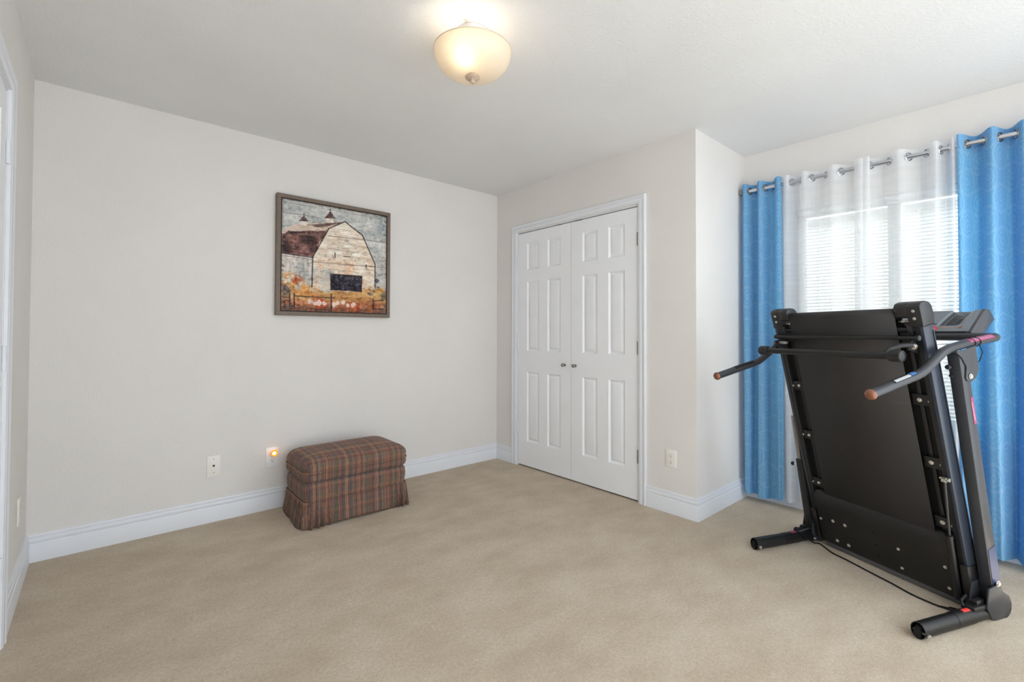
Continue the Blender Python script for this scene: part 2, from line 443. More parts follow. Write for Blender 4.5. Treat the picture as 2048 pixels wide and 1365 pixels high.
# door casings: profile (distance outward from the opening, height off the wall)
CPROF = [(0, 0), (0, .010), (.003, .012), (.010, .0125), (.013, .0145), (.030, .0155), (.034, .0135), (.040, .0175), (.053, .019), (CW, .0165), (CW, 0)]
def casing(name, y0, y1, zt, x, sgn):
    g = 0.007
    path = [(y1+g, 0.0), (y1+g, zt+g), (y0-g, zt+g), (y0-g, 0.0)]
    dirs = [(1, 0), (1, 1), (-1, 1), (-1, 0)]
    return sweep(name, 'trim', path, dirs, CPROF, lambda p, d, o, h: (x+sgn*h, p[0]+d[0]*o, p[1]+d[1]*o))
casing('trim_1', DY0, DY1, DZ, 0.0, -1)
casing('trim_2', LY0, LY1, 2.045, -L, 1)
# jambs and stops
b = MB()
for y in (DY0, DY1-0.004): b.box((0.0, y, 0), (0.11, y+0.004, DZ))
b.box((0.0, DY0, DZ-0.004), (0.11, DY1, DZ)); b.box((0.045, DY0, DZ-0.02), (0.06, DY1, DZ-0.004)); ST(b, 'trim_3', 'trim')
b = MB()
for y in (LY0, LY1-0.004): b.box((-L-0.11, y, 0), (-L, y+0.004, 2.045))
b.box((-L-0.11, LY0, 2.041), (-L, LY1, 2.045)); ST(b, 'trim_4', 'trim')

# ------------------------------------------------------------------ six-panel doors
def panel_door(name, w, h, cols, rows, sgn, loc, rotz=0.0):
    """door in local (y across 0..w, z up, face at x=0 looking along -x * sgn)"""
    r = root(name, kind='structure'); r.location = loc; r.rotation_euler = (0, 0, rotz)
    b = MB(lambda p: (p[0]*sgn, p[1], p[2]))
    ys = sorted({0, w} | {c for q in cols for c in q}); zs = sorted({0, h} | {c for q in rows for c in q})
    P = {}
    def V(y, z, d=0.0):
        k = (round(y, 5), round(z, 5), round(d, 5))
        if k not in P: P[k] = b.v((d, y, z))
        return P[k]
    for y0, y1 in zip(ys, ys[1:]):
        for z0, z1 in zip(zs, zs[1:]):
            if (y0, y1) in cols and (z0, z1) in rows:
                rings = [(0, 0), (.002, .0025), (.009, .0110), (.013, .0125), (.016, .0125), (.035, .0030), (.037, .0026)]
                pr = None
                for ins, d in rings:
                    q = [V(y0+ins, z0+ins, d), V(y1-ins, z0+ins, d), V(y1-ins, z1-ins, d), V(y0+ins, z1-ins, d)]
                    if pr:
                        for i in range(4): b.f([pr[i], pr[(i+1) % 4], q[(i+1) % 4], q[i]])
                    pr = q
                b.f(pr)
            else: b.f([V(y0, z0), V(y1, z0), V(y1, z1), V(y0, z1)])
    t = 0.034
    B = [b.v((t, 0, 0)), b.v((t, w, 0)), b.v((t, w, h)), b.v((t, 0, h))]; b.f(B)
    for line, (i, j) in (([(y, 0) for y in ys], (0, 1)), ([(w, z) for z in zs], (1, 2)), ([(y, h) for y in ys[::-1]], (2, 3)), ([(0, z) for z in zs[::-1]], (3, 0))):
        b.f([V(*q) for q in line] + [B[j], B[i]])
    b.build('door_panel', 'door', r, smooth=20)
    return r
def knob(parent, y, z, sgn, big=1.0):
    b = MB(); prof = [(0, 0), (.011, 0), (.011, .002), (.005, .005), (.0045, .014), (.009, .018), (.0135, .023), (.0145, .029), (.012, .035), (.007, .0385), (0, .0395)]
    b.lathe([(r*big, q*big) for r, q in prof], (0, y, z), (-sgn, 0, 0)); b.build('door_knob', 'nickel', parent)
def hinge(parent, y, z, sgn, hh=0.089, mt='trim', s2=1):
    b = MB(); b.tube([(-sgn*.006, y, z-hh/2), (-sgn*.006, y, z+hh/2)], .0062, 10)
    b.box((min(-sgn*.003, 0), min(y, y+s2*.022), z-hh/2), (max(-sgn*.003, 0), max(y, y+s2*.022), z+hh/2))
    for k in (-0.3, 0, 0.3): b.tube([(-sgn*.006, y, z+k*hh-.0009), (-sgn*.006, y, z+k*hh+.0009)], .0068, 10)
    b.build('hinge', mt, parent)
rows = [(0.222-.012, 0.822-.012), (1.005-.012, 1.605-.012), (1.708-.012, 1.938-.012)]
hd = 2.022
wl_ = 0.6125
# left leaf spans y -0.911..-0.297 ; right leaf -1.524..-0.914
dl = panel_door('door_1', wl_, hd, [(0.108, 0.256), (0.355, 0.503)], rows, 1, (0.004, -0.9095, 0.012))
knob(dl, 0.062, 0.905-.012, 1)
for z in (1.797, 1.07, 0.325): hinge(dl, wl_+.003, z-.012, 1, 0.085, 'trim')
dr = panel_door('door_2', wl_-.003, hd, [(0.108, 0.250), (0.353, 0.495)], rows, 1, (0.004, -1.5235, 0.012))
knob(dr, wl_-.048, 0.905-.012, 1)
for z in (1.810, 1.056, 0.313): hinge(dr, -.003, z-.012, 1, 0.092, 'nickel', -1)
# left-hand room door, six panels, closed; hinge side towards the corner
w3 = LY1-LY0-0.014
d3 = panel_door('door_3', w3, hd, [(0.115, 0.355), (0.466, 0.706)], rows, -1, (-L-0.002, LY0+.007, 0.012))
for z in (1.82, 1.06, 0.29): hinge(d3, w3+.003, z-.012, -1, 0.09, 'trim')
knob(d3, 0.065, 0.93, -1, 1.9)
# ball catches on the closet head jamb
b = MB(); b.box((-.002, -1.02, DZ-.012), (.03, -0.95, DZ-.004)); b.box((-.002, -0.80, DZ-.010), (.03, -0.76, DZ-.004)); ST(b, 'trim_5', 'nickel')

# ------------------------------------------------------------------ window, blind, neighbour outside
wr = root('window_1', kind='structure')
b = MB(); fx0, fx1 = W+.06, W+.11
for (y0, y1, z0, z1) in ((WY0, WY0+.045, WZ0, WZ1), (WY1-.045, WY1, WZ0, WZ1), (WY0, WY1, WZ0, WZ0+.05), (WY0, WY1, WZ1-.045, WZ1), ((WY0+WY1)/2-.03, (WY0+WY1)/2+.03, WZ0, WZ1)):
    b.box((fx0, y0, z0), (fx1, y1, z1), .004)
b.build('window_frame', 'vinyl', wr)
MB().box((W+.083, WY0+.04, WZ0+.04), (W+.087, WY1-.04, WZ1-.04)).build('window_pane', 'glass', wr)
MB().box((W-.03, WY0-.03, WZ0-.022), (W+.06, WY1+.03, WZ0), .006).build('window_sill', 'trim', wr)
bl = thing('window_blind', 'white horizontal mini blind lowered inside the bright window behind the curtains', 'blind', (W+.03, (WY0+WY1)/2, 0))
hw = (WY1-WY0)/2-.012
MB().box((-.018, -hw, WZ1-.035), (.018, hw, WZ1-.002), .003).build('headrail', 'vinyl', bl)
b = MB(); z = WZ1-.05; a = math.radians(22)
while z > WZ0+.03:
    q = []
    for k in (-1, -0.33, 0.33, 1):
        d = .0125*k; q.append((d*math.cos(a), z + d*math.sin(a) + .0018*(1-k*k)))
    A = [b.v((x, -hw, zz)) for x, zz in q]; B = [b.v((x, hw, zz)) for x, zz in q]
    for i in range(3): b.f([A[i], A[i+1], B[i+1], B[i]])
    z -= .0213
b.build('slat_stack', 'slat', bl, recalc=False)['kind'] = 'stuff'
MB().box((-.013, -hw, WZ0+.006), (.013, hw, WZ0+.02), .003).build('bottom_rail', 'vinyl', bl)
for y in (-hw+.12, 0, hw-.12):
    MB().tube([(-.014, y, WZ0+.02), (-.014, y, WZ1-.03)], .0009, 6).build('ladder_cord', 'vinyl', bl)
nb = thing('neighbour_house', 'pale neighbouring house wall with roof seen brightly through the blinds', 'house', (W+4.2, -2.0, -0.4))
MB().box((0, -7, 0), (0.3, 7, 3.12)).build('house_wall', 'outside', nb)
MB().prism([(-.10, 3.10), (-.10, 3.18), (3.4, 3.70), (3.4, 3.60)], -7.4, 7.4, 1).build('roof', 'outside_roof', nb)
ST(MB().box((W+T+.01, -9, -.5), (W+9, 6, -.4)), 'floor_outside', 'outside_ground')
ST(MB().box((-9, -12, -.5), (W+T, YR-T-.01, -.1)), 'floor_added_yard', 'added_yard')  # unseen ground, added past the front opening to cut upward light on the ceiling

# ------------------------------------------------------------------ curtains
XR, ZR = W-.09, 2.157
def curtain(name, label, group, folds, y0, y1, amp, zt, zb, mt, seed, uoff=0.0, hem=0.075, flare=0.0, grom='grommet', drop=None, warpz=None):
    o = thing(name, label, 'curtain', (XR, (y0+y1)/2, 0), 0, group)
    cy = (y0+y1)/2; rnd = random.Random(seed)
    fs = sorted(folds, reverse=True)
    def phase(y):                                     # 2*pi per front fold
        if y >= fs[0]: return (fs[0]-y)/(fs[0]-fs[1])*2*PI
        for k in range(len(fs)-1):
            if y >= fs[k+1]: return 2*PI*(k + (fs[k]-y)/(fs[k]-fs[k+1]))
        k = len(fs)-1; return 2*PI*(k + (fs[k]-y)/(fs[k-1]-fs[k]))
    ny = max(30, int((y0-y1)/.0032)); ys = [y0+(y1-y0)*i/ny for i in range(ny+1)]
    zs = [zt - .004*i for i in range(int((zt-ZR+.032)/.004)+1)]
    zz = zs[-1]
    while zz > zb+.02: zz -= .028; zs.append(max(zz, zb))
    a1, a2, p1, p2 = rnd.uniform(.2, .5), rnd.uniform(.15, .3), rnd.uniform(0, 6), rnd.uniform(0, 6)
    b = MB(); G = []; U = [0.0]
    ph = [phase(y) for y in ys]
    xm = [-amp*math.cos(p) for p in ph]
    for i in range(1, ny+1): U.append(U[-1]+math.hypot(ys[i]-ys[i-1], xm[i]-xm[i-1]))
    for z in zs:
        t = (zt-z)/(zt-zb); row = []
        for i, y in enumerate(ys):
            p = ph[i] + t*(a1*math.sin(ph[i]*.5+p1+t*1.5) + a2*math.sin(ph[i]*.31+p2))*1.1
            A = amp*(1+.30*t*math.sin(ph[i]*.27+p1)) * (1 - .12*math.exp(-((t-.06)/.04)**2))
            x = -A*math.cos(p) - .006*t*math.sin(3.1*ph[i]+p2)
            yy = (y-cy)*(1+flare*t) + .010*t*math.sin(ph[i]*.5+p2+2*t)
            zz = z
            if drop and t > .9: zz = z + drop(y)*(t-.9)/.1
            row.append(b.v((x, yy, zz + (.004*math.cos(ph[i]) if t < .02 else 0))))
        G.append(row)
    uvl = b.bm.loops.layers.uv.new('UVMap')
    for j in range(len(zs)-1):
        for i in range(ny):
            q = [G[j][i], G[j][i+1], G[j+1][i+1], G[j+1][i]]
            c = sum((v.co for v in q), Vector())/4
            if math.hypot(c.x, c.z-ZR) < .0185 and abs(math.cos(ph[i])) < .75: continue
            f = b.f(q)
            if f:
                for lp, (ii, jj) in zip(f.loops, ((i, j), (i+1, j), (i+1, j+1), (i, j+1))): lp[uvl].uv = (U[ii]+uoff, zs[jj])
    b.build('curtain_panel', mt, o, smooth=80, recalc=False)
    # doubled header hem: a second layer just behind the top band
    b = MB(); rows_ = []
    for z in (zt-.001, zt-.03, zt-.055, zt-hem-.02):
        rows_.append([b.v((-(amp-.0006)*math.cos(p)+.003*math.copysign(1, 1), y-cy, z)) for y, p in zip(ys[::2], ph[::2])])
    uvl = b.bm.loops.layers.uv.new('UVMap')
    for j in range(3):
        for i in range(len(rows_[0])-1):
            q = [rows_[j][i], rows_[j][i+1], rows_[j+1][i+1], rows_[j+1][i]]
            c = sum((v.co for v in q), Vector())/4
            if math.hypot(c.x, c.z-ZR) < .030 and abs(math.cos(ph[i*2])) < .85: continue
            f = b.f(q)
            if f:
                for lp, ii in zip(f.loops, (i, i+1, i+1, i)): lp[uvl].uv = (U[ii*2]+uoff, lp.vert.co.z)
    b.build('header_hem', mt, o, smooth=80, recalc=False)
    # grommets where the cloth crosses the rod
    k0 = math.ceil((ph[0]-PI/2)/PI); k = k0
    while PI/2+k*PI < ph[-1]:
        target = PI/2+k*PI
        i = min(range(len(ph)), key=lambda q: abs(ph[q]-target))
        if 1 < i < len(ph)-2:
            tx, ty = xm[i+1]-xm[i-1], ys[i+1]-ys[i-1]
            n = Vector((-ty, tx, 0)).normalized(); s_ = Vector((tx, ty, 0)).normalized()
            b = MB(); cpt = Vector((0, ys[i]-cy, ZR))
            b.tube([tuple(cpt + s_*math.cos(q*PI/12)*.0215 + Vector((0, 0, 1))*math.sin(q*PI/12)*.0215) for q in range(24)], .0038, 8, closed=True)
            b.build(grom, 'nickel' if mt == 'blue' else 'chrome', o)
        k += 1
    return o
cs = 'blue outer curtains'
curtain('blue_curtain', 'blue patterned grommet curtain hanging at the left end of the rod beside the alcove wall', cs,
        [-1.992, -2.092, -2.207], -1.963, -2.227, .036, 2.203, .085, 'blue', 3, 0.0, drop=lambda y: .035*math.sin((y+1.96)*11)-.012)
curtain('blue_curtain', 'blue patterned grommet curtain hanging at the right edge behind the treadmill console', cs,
        [-3.085, -3.208, -3.318, -3.43, -3.54], -3.078, -3.58, .042, 2.205, .060, 'blue', 5, 0.37, drop=lambda y: -.03*abs(math.sin((y+3.1)*8)))
ss = 'white sheer curtains'
curtain('sheer_curtain', 'white sheer curtain panel, the left one, next to the left blue curtain', ss,
        [-2.258, -2.360, -2.515, -2.690], -2.230, -2.705, .034, 2.200, .040, 'sheer', 11)
curtain('sheer_curtain', 'white sheer curtain panel, the right one, above the treadmill top', ss,
        [-2.655, -2.838, -2.995, -3.062], -2.628, -3.070, .034, 2.200, .040, 'sheer', 12)
rod = thing('curtain_rod', 'chrome curtain rod running above the window through curtain grommets', 'curtain rod', (XR, -1.96, ZR))
MB().tube([(0, -.004, 0), (0, -1.72, 0)], .0125, 18).build('rod_tube', 'chrome', rod)
b = MB(); b.lathe([(.0125, 0), (.021, .002), (.021, .016), (.017, .020), (0, .021)], (0, -.014, 0), (0, 1, 0)); b.build('end_cap', 'nickel', rod)
for y in (-.03, -1.60):
    b = MB(); b.tube([(0, y, -.016), (.03, y, -.018), (.088, y, -.018)], .006, 10); b.lathe([(.02, 0), (.02, .004), (0, .005)], (.0895, y, -.018), (-1, 0, 0)); b.build('bracket', 'nickel', rod)

# ------------------------------------------------------------------ ceiling lamp
LX, LYY = -1.601, -1.775
lp = thing('ceiling_lamp', 'frosted cream glass bowl ceiling light, lit, hanging below the ceiling', 'ceiling light', (LX, LYY, H))
b = MB(); b.lathe([(.0, 0), (.068, 0), (.070, -.004), (.068, -.016), (.055, -.026), (.020, -.030), (0, -.030)], (0, 0, 0), (0, 0, 1), 40); b.build('canopy', 'white_enamel', lp)
b = MB(); b.tube([(0, 0, -.028), (0, 0, -.178)], .005, 10); b.build('stem', 'finial', lp)
RB = .165; zr = -.084
prof = [(RB, 0), (RB*.995, -.012), (RB*.955, -.036), (RB*.87, -.060), (RB*.74, -.080), (RB*.56, -.094), (RB*.34, -.1015), (.012, -.104)]
b = MB(); n = 64
def ring(r, z): return [b.v((r*math.cos(2*PI*k/n), r*math.sin(2*PI*k/n), zr+z)) for k in range(n)]
R = [ring(r, z) for r, z in prof]
for A, B in zip(R, R[1:]):
    for k in range(n): b.f([A[k], A[(k+1) % n], B[(k+1) % n], B[k]])
bo = b.build('glass_bowl', 'bowl', lp, smooth=80)
b = MB(); b.tube([(RB*math.cos(2*PI*k/64), RB*math.sin(2*PI*k/64), zr) for k in range(64)], .0022, 8, closed=True); b.build('bowl_rim', 'bowl', lp)
b = MB(); b.lathe([(0, 0), (.0285, 0), (.031, -.003), (.031, -.008), (.026, -.013), (.0125, -.016), (.0105, -.018), (.0125, -.021), (.0125, -.026), (.008, -.031), (0, -.032)], (0, 0, zr-.1035), (0, 0, 1)); b.build('finial', 'finial', lp)
b = MB(); bx, by = -.074, -.050
b.lathe([(0, -.030), (.012, -.028), (.022, -.018), (.025, -.004), (.022, .010), (.014, .024), (.012, .034), (0, .034)], (bx, by, zr-.050), (0, 0, 1), 20); b.build('light_bulb', 'bulb', lp)
b = MB(); b.tube([(bx, by, zr-.016), (bx, by, zr+.03), (bx*.3, by*.3, zr+.058)], .011, 12); b.build('socket', 'white_enamel', lp)

# ------------------------------------------------------------------ wall plates
def plate_root(name, label, cat, loc, rotz, group=None): return thing(name, label, cat, loc, rotz, group)
def cover(parent, mt, w=.0705, h=.116):        # local x across, -y out of the wall
    MB().box((-w/2, -.0055, -h/2), (w/2, 0, h/2), .0022).build('cover_plate', mt, parent)
def receptacle(parent, z, mt):
    b = MB(); pts = []
    for k in range(28):
        a = 2*PI*k/28; x, zz = .0172*math.cos(a), .0172*math.sin(a); pts.append((max(-.0172, min(.0172, x)), z+max(-.0142, min(.0142, zz))))
    b.prism(pts, -.0070, -.004, 1); r = b.build('receptacle', mt, parent)
    b = MB(); b.box((-.0075, -.0074, z-.001), (-.0058, -.0065, z+.0075)); b.box((.0056, -.0074, z), (.0073, -.0065, z+.0070)); b.build('blade_slot', 'slot', r)
    b = MB(); b.prism([(.0028*math.cos(q*PI/8), z-.0075+.0028*math.sin(q*PI/8)) for q in range(16)], -.0074, -.0065, 1); b.build('ground_slot', 'slot', r)
def screw(parent, z, mt='bolt'):
    b = MB(); b.lathe([(.0032, 0), (.0030, .0008), (0, .0012)], (0, -.0055, z), (0, -1, 0), 12); b.build('screw', mt, parent)
o = plate_root('phone_jack', 'cream wall plate with a heart-shaped dark jack hole on the long wall', 'wall plate', (-2.246, 0, .3385), 0)
cover(o, 'plate', .071, .126); screw(o, .042, 'nickel'); screw(o, -.042, 'nickel')
b = MB(); b.prism([(-.0065, .0045), (-.0035, .0075), (0, .006), (.0035, .0075), (.0065, .0045), (.005, -.002), (0, -.0075), (-.005, -.002)], -.0062, -.004, 1); b.build('jack_hole', 'slot', o)
o = plate_root('wall_outlet', 'white wall outlet behind the ottoman with a glowing night light plugged in', 'outlet', (-1.917, 0, .337), 0, 'wall outlets')
cover(o, 'plate_white', .077, .132); receptacle(o, .020, 'plate_white'); receptacle(o, -.0215, 'plate_white')
o = plate_root('wall_outlet', 'cream wall outlet between closet doors and alcove corner', 'outlet', (0, -1.7735, .351), -PI/2, 'wall outlets')
cover(o, 'plate', .077, .114); receptacle(o, .020, 'plate'); receptacle(o, -.0205, 'plate'); screw(o, 0)
o = plate_root('wall_outlet', 'cream wall outlet seen edge-on at far left beside the room door', 'outlet', (-L, -.335, .355), PI/2, 'wall outlets')
cover(o, 'plate', .07, .122); receptacle(o, .020, 'plate'); receptacle(o, -.0205, 'plate')
nl = thing('night_light', 'small amber flower-shaped night light glowing in the wall outlet', 'night light', (-1.912, -.0075, .360))
b = MB(); b.box((-.012, -.022, -.014), (.012, 0, .014), .004); b.build('plug_body', 'plate_white', nl)
b = MB()
for k in range(9):
    a = 2*PI*k/9; cx, cz = .0165*math.cos(a), .006+.0165*math.sin(a)
    b.lathe([(0, -.003), (.005, -.002), (.0062, .001), (.005, .004), (0, .005)], (cx, -.026, cz), (0, -1, 0), 10)
b.build('petal_ring', 'amber', nl)['kind'] = 'stuff'
b = MB(); b.lathe([(0, 0), (.0125, 0), (.012, .005), (.007, .009), (0, .010)], (0, -.022, .006), (0, -1, 0), 18); b.build('flower_core', 'amber_core', nl)

# ------------------------------------------------------------------ barn picture (canvas colours computed per vertex: the art itself)
rs = np.random.RandomState(4)
def vnoise(U, V, fx, fy, seed):
    r = np.random.RandomState(seed); g = r.rand(int(fy)+3, int(fx)+3)
    x = (U+.06)*fx*.88; y = (V+.06)*fy*.88; x = np.clip(x, 0, fx+.99); y = np.clip(y, 0, fy+.99)
    i, j = x.astype(int), y.astype(int); a, c = x-i, y-j; a = a*a*(3-2*a); c = c*c*(3-2*c)
    return (g[j, i]*(1-a)+g[j, i+1]*a)*(1-c)+(g[j+1, i]*(1-a)+g[j+1, i+1]*a)*c
def fbm(U, V, fx, fy, seed):
    return vnoise(U, V, fx, fy, seed)*.5+vnoise(U, V, fx*2, fy*2, seed+1)*.3+vnoise(U, V, fx*4.2, fy*4.2, seed+2)*.2
def inpoly(U, V, P):
    r = np.zeros(U.shape, bool); n = len(P)
    for i in range(n):
        x1, y1 = P[i]; x2, y2 = P[(i+1) % n]
        if y1 == y2: continue
        c = ((y1 > V) != (y2 > V)) & (U < (x2-x1)*(V-y1)/(y2-y1)+x1); r ^= c
    return r
def dseg(U, V, p, q):
    dx, dy = q[0]-p[0], q[1]-p[1]; t = np.clip(((U-p[0])*dx+(V-p[1])*dy)/(dx*dx+dy*dy+1e-9), 0, 1)
    return np.hypot(U-p[0]-t*dx, V-p[1]-t*dy)
def art(nu, nv):
    U, V = np.meshgrid(np.linspace(0, 1, nu), np.linspace(0, 1, nv))
    C = np.zeros(U.shape+(3,)); cc = lambda *c: np.array(c, float)
    n1 = fbm(U, V, 6, 22, 1); n2 = fbm(U, V, 14, 14, 5); n3 = fbm(U, V, 50, 50, 9); n4 = fbm(U, V, 9, 60, 12); n5 = fbm(U, V, 60, 9, 17)
    n3b = fbm(U, V, 38, 38, 71); Ud = U+(n2-.5)*.012; Vd = V+(fbm(U, V, 16, 16, 30)-.5)*.012
    def lay(mask, c): 
        w = mask.astype(float)[..., None] if mask.dtype == bool else mask[..., None]
        C[:] = C*(1-w)+c*w
    sky_c = cc(188, 189, 186)+(n1[..., None]-.5)*cc(60, 52, 46)+(n3[..., None]-.5)*40
    lay(np.ones(U.shape), sky_c)
    lay(np.clip((U-.72)*2.2, 0, 1)*np.clip((V-.25)*2.4, 0, 1)*.7, cc(196, 182, 180)+(n2[..., None]-.5)*70)
    lay(np.clip(1.2-np.hypot(U-.98, (V-.10)*.8)/.12, 0, 1)*np.clip((n3-.38)*5, 0, 1)*.6, cc(96, 112, 122)+0*C)
    side = inpoly(Ud, Vd, [(-.013, .49), (.267, .503), (.265, .85), (-.009, .86)])
    lay(side, cc(198, 192, 186)+(n5[..., None]-.5)*cc(90, 84, 80)+(n2[..., None]-.5)*cc(60, 40, 30))
    lay(side*np.clip(.62-V, 0, 1)*0 + (side & (n3 > .63)).astype(float)*.35, cc(110, 112, 116)+0*C)
    roofc = inpoly(Ud, Vd, [(-.014, .303), (.094, .222), (.2, .19), (.555, .126), (.412, .209), (.267, .494), (-.013, .488)])
    lay(roofc, cc(206, 186, 172)+(n4[..., None]-.5)*cc(70, 60, 60))
    rd = inpoly(U+(n2-.5)*.03, V+(n2-.5)*.03, [(-.014, .33), (.06, .278), (.388, .236), (.402, .222), (.267, .494), (-.013, .488)])
    lay(rd, cc(112, 84, 80)+(n2[..., None]-.5)*cc(150, 110, 100)+(n3[..., None]-.5)*cc(50, 40, 44))
    lay((rd & (n3 > .55) & (n2 < .55)).astype(float)*.8, cc(62, 50, 56)+0*C)
    lay((rd & (V < .34) & (n4 > .48)).astype(float)*.55, cc(170, 132, 116)+0*C)
    lay((inpoly(Ud, Vd, [(.25, .205), (.40, .165), (.52, .14), (.42, .185), (.30, .215)])).astype(float)*.75, cc(86, 66, 64)+0*C)
    front = inpoly(Ud, Vd, [(.267, .503), (.412, .209), (.565, .12), (.743, .226), (.878, .502), (.88, .80), (.743, .80), (.265, .80)])
    fc = cc(222, 208, 192)+(n4[..., None]-.5)*cc(54, 60, 66)+(n2[..., None]-.5)*cc(30, 54, 66)
    lay(front, fc)
    lay((front & (V > .6) & (U < .47)).astype(float)*np.clip((n2-.35)*2.2, 0, .8), cc(166, 170, 168)+0*C)
    lay((front & (n5 > .60) & (V > .5)).astype(float)*.5, cc(226, 176, 142)+0*C)
    for k in range(16):
        v0 = .2+k*.036; lay(front.astype(float)*np.clip(1-np.abs(V+(U-.5)*-.008-v0)/.0018, 0, 1)*np.clip((vnoise(U, V, 9, 40, 60+k)-.35)*3, 0, .8), cc(150, 118, 96)+0*C)
    # cupolas
    for P_, c_ in (([(.383, .108), (.461, .098), (.459, .151), (.383, .159)], (222, 210, 198)), ([(.158, .172), (.213, .165), (.213, .206), (.158, .209)], (214, 204, 196))):
        lay(inpoly(U, V, P_), np.array(c_, float)+(n3[..., None]-.5)*60)
    for P_ in ([(.372, .114), (.424, .042), (.472, .098), (.43, .106)], [(.143, .176), (.186, .122), (.221, .167), (.186, .172)]):
        lay(inpoly(U, V, P_), cc(112, 92, 90)+(n3[..., None]-.5)*80)
    # ground
    gl = .775+.02*np.sin(U*5)+(n2-.5)*.06
    lay(np.clip((V-gl)*40, 0, 1), cc(198, 156, 108)+(n1[..., None]-.5)*cc(70, 90, 80)+(n3[..., None]-.5)*50)
    lay(np.clip((V-.875-(n2-.5)*.06)*30, 0, 1)*.85, cc(166, 106, 78)+(n2[..., None]-.5)*cc(150, 130, 110)+(n3[..., None]-.5)*70)
    lay(np.clip((V-.93-(n1-.5)*.1)*20, 0, 1)*.6*(n2 > .42), cc(84, 66, 62)+0*C)
    for (u0, v0, r0, c_) in ((.06, .74, .10, (204, 150, 92)), (.14, .72, .05, (168, 82, 52)), (.20, .80, .10, (206, 148, 84)), (.28, .83, .07, (196, 132, 78)), (.02, .82, .06, (70, 70, 82)), (.93, .77, .05, (200, 152, 84)), (.84, .785, .045, (66, 68, 84)), (.90, .67, .028, (70, 72, 88)), (.905, .72, .026, (72, 74, 88)), (.33, .93, .07, (176, 84, 52)), (.66, .95, .06, (178, 92, 60)), (.05, .95, .06, (88, 74, 72)), (.97, .95, .06, (110, 92, 80)), (.97, .82, .05, (120, 118, 104))):
        dd = np.hypot(U-u0, (V-v0)*1.1)/r0; lay(np.clip((1.15-dd)*2, 0, 1)*np.clip((n3b-.36)*6, 0, 1)*.85, np.array(c_, float)+(n3[..., None]-.5)*90)
    for i, (u0, v0) in enumerate([(.253, .908), (.29, .925), (.325, .919), (.376, .921), (.47, .93), (.499, .911), (.557, .908), (.60, .93), (.657, .923)]):
        dd = np.hypot(U-u0, V-v0)/(.022 if i % 2 else .03)+(n3-.5)*1.2; lay(np.clip((1-dd)*3, 0, 1)*.9, cc(232, 210, 202)+0*C)
    dr_ = inpoly(Ud, Vd, [(.434, .639), (.741, .636), (.737, .79), (.436, .79)])
    lay(dr_, cc(66, 62, 72)+(n2[..., None]-.5)*cc(90, 88, 86)+(n3[..., None]-.5)*130)
    ink = lambda p, q, w, a=.9, c=(52, 42, 44): lay(np.clip(1.4-dseg(U, V, p, q)/w, 0, 1)*a*np.clip(.6+n3, 0, 1), np.array(c, float)+0*C)
    tr_ = [(.267, .494), (.412, .209), (.565, .118), (.743, .226), (.878, .502), (.88, .741)]
    for p, q in zip(tr_, tr_[1:]): ink(p, q, .0055)
    ink((.267, .503), (.263, .773), .005); ink((-.013, .488), (.267, .499), .006, .8); ink((-.013, .51), (.26, .52), .003, .5)
    ink((.215, .206), (.555, .126), .003, .5)
    ink((.408, .279), (1.0, .264), .0026, .8, (90, 70, 62)); ink((.404, .398), (.703, .405), .0024, .7, (96, 74, 66)); ink((.267, .541), (1.0, .526), .0026, .8, (90, 70, 62)); ink((0, .121), (.332, .12), .0022, .5)
    ink((0, .028), (1, .03), .002, .4)
    for p, q in (((.473, .433), (.474, .478)), ((.784, .517), (.784, .547))): ink(p, q, .005)
    ink((.553, .459), (.623, .455), .003); ink((.45, .46), (.46, .49), .003, .6); ink((.436, .639), (.741, .637), .005); ink((.434, .639), (.436, .79), .005); ink((.741, .636), (.737, .79), .005)
    for p, q in (((.424, .018), (.424, .05)), ((.186, .100), (.186, .13))): ink(p, q, .003)
    ink((.372, .112), (.472, .100), .0035); ink((.143, .175), (.221, .168), .0035)
    fen = (58, 50, 58)
    for p, q in (((.07, .849), (.071, .948)), ((.108, .843), (.11, .974)), ((.441, .828), (.442, 1.0)), ((.861, .854), (.862, .965))): ink(p, q, .0065, .9, fen)
    for p, q in (((.113, .865), (.47, .866)), ((0, .878), (.071, .883)), ((.865, .874), (.973, .864)), ((.865, .96), (.974, .953)), ((.25, .975), (.44, .985))): ink(p, q, .005, .85, fen)
    edge = np.minimum(np.minimum(U, 1-U), np.minimum(V, 1-V)); lay(np.clip(1-edge/.018, 0, 1)*np.clip((n3-.3)*2, 0, .75), cc(110, 100, 98)+0*C)
    spk = fbm(U, V, 110, 110, 90); C += (spk[..., None]-.5)*40+(rs.rand(*U.shape)[..., None]-.5)*14
    C -= (np.clip((fbm(U, V, 28, 90, 95)-.60)*8, 0, 1)*34)[..., None]; C = (C+np.roll(C, 1, 0)+np.roll(C, 1, 1)+np.roll(np.roll(C, 1, 0), 1, 1))/4
    C = (C-140)*1.12+138
    return np.clip(C, 8, 250)
pic = thing('barn_picture', 'square framed painting of a pale barn with dark roof on the long wall', 'picture', (-1.5075, 0, 1.6785))
px_, pz_ = .4055, .4055; fd = .040; fw_ = .026
b = MB()
for lo, hi in (((-px_, -fd, -pz_), (px_, 0, -pz_+fw_)), ((-px_, -fd, pz_-fw_), (px_, 0, pz_)), ((-px_, -fd, -pz_+fw_), (-px_+fw_, 0, pz_-fw_)), ((px_-fw_, -fd, -pz_+fw_), (px_, 0, pz_-fw_))): b.box(lo, hi, .0015, 1)
b.build('picture_frame', 'frame', pic)
MB().box((-px_+fw_, -.022, -pz_+fw_), (px_-fw_, -.004, pz_-fw_)).build('frame_backing', 'frame_gap', pic)
nu = nv = 330; A = art(nu, nv); s = A/255.0; lin = np.where(s <= .04045, s/12.92, ((s+.055)/1.055)**2.4)
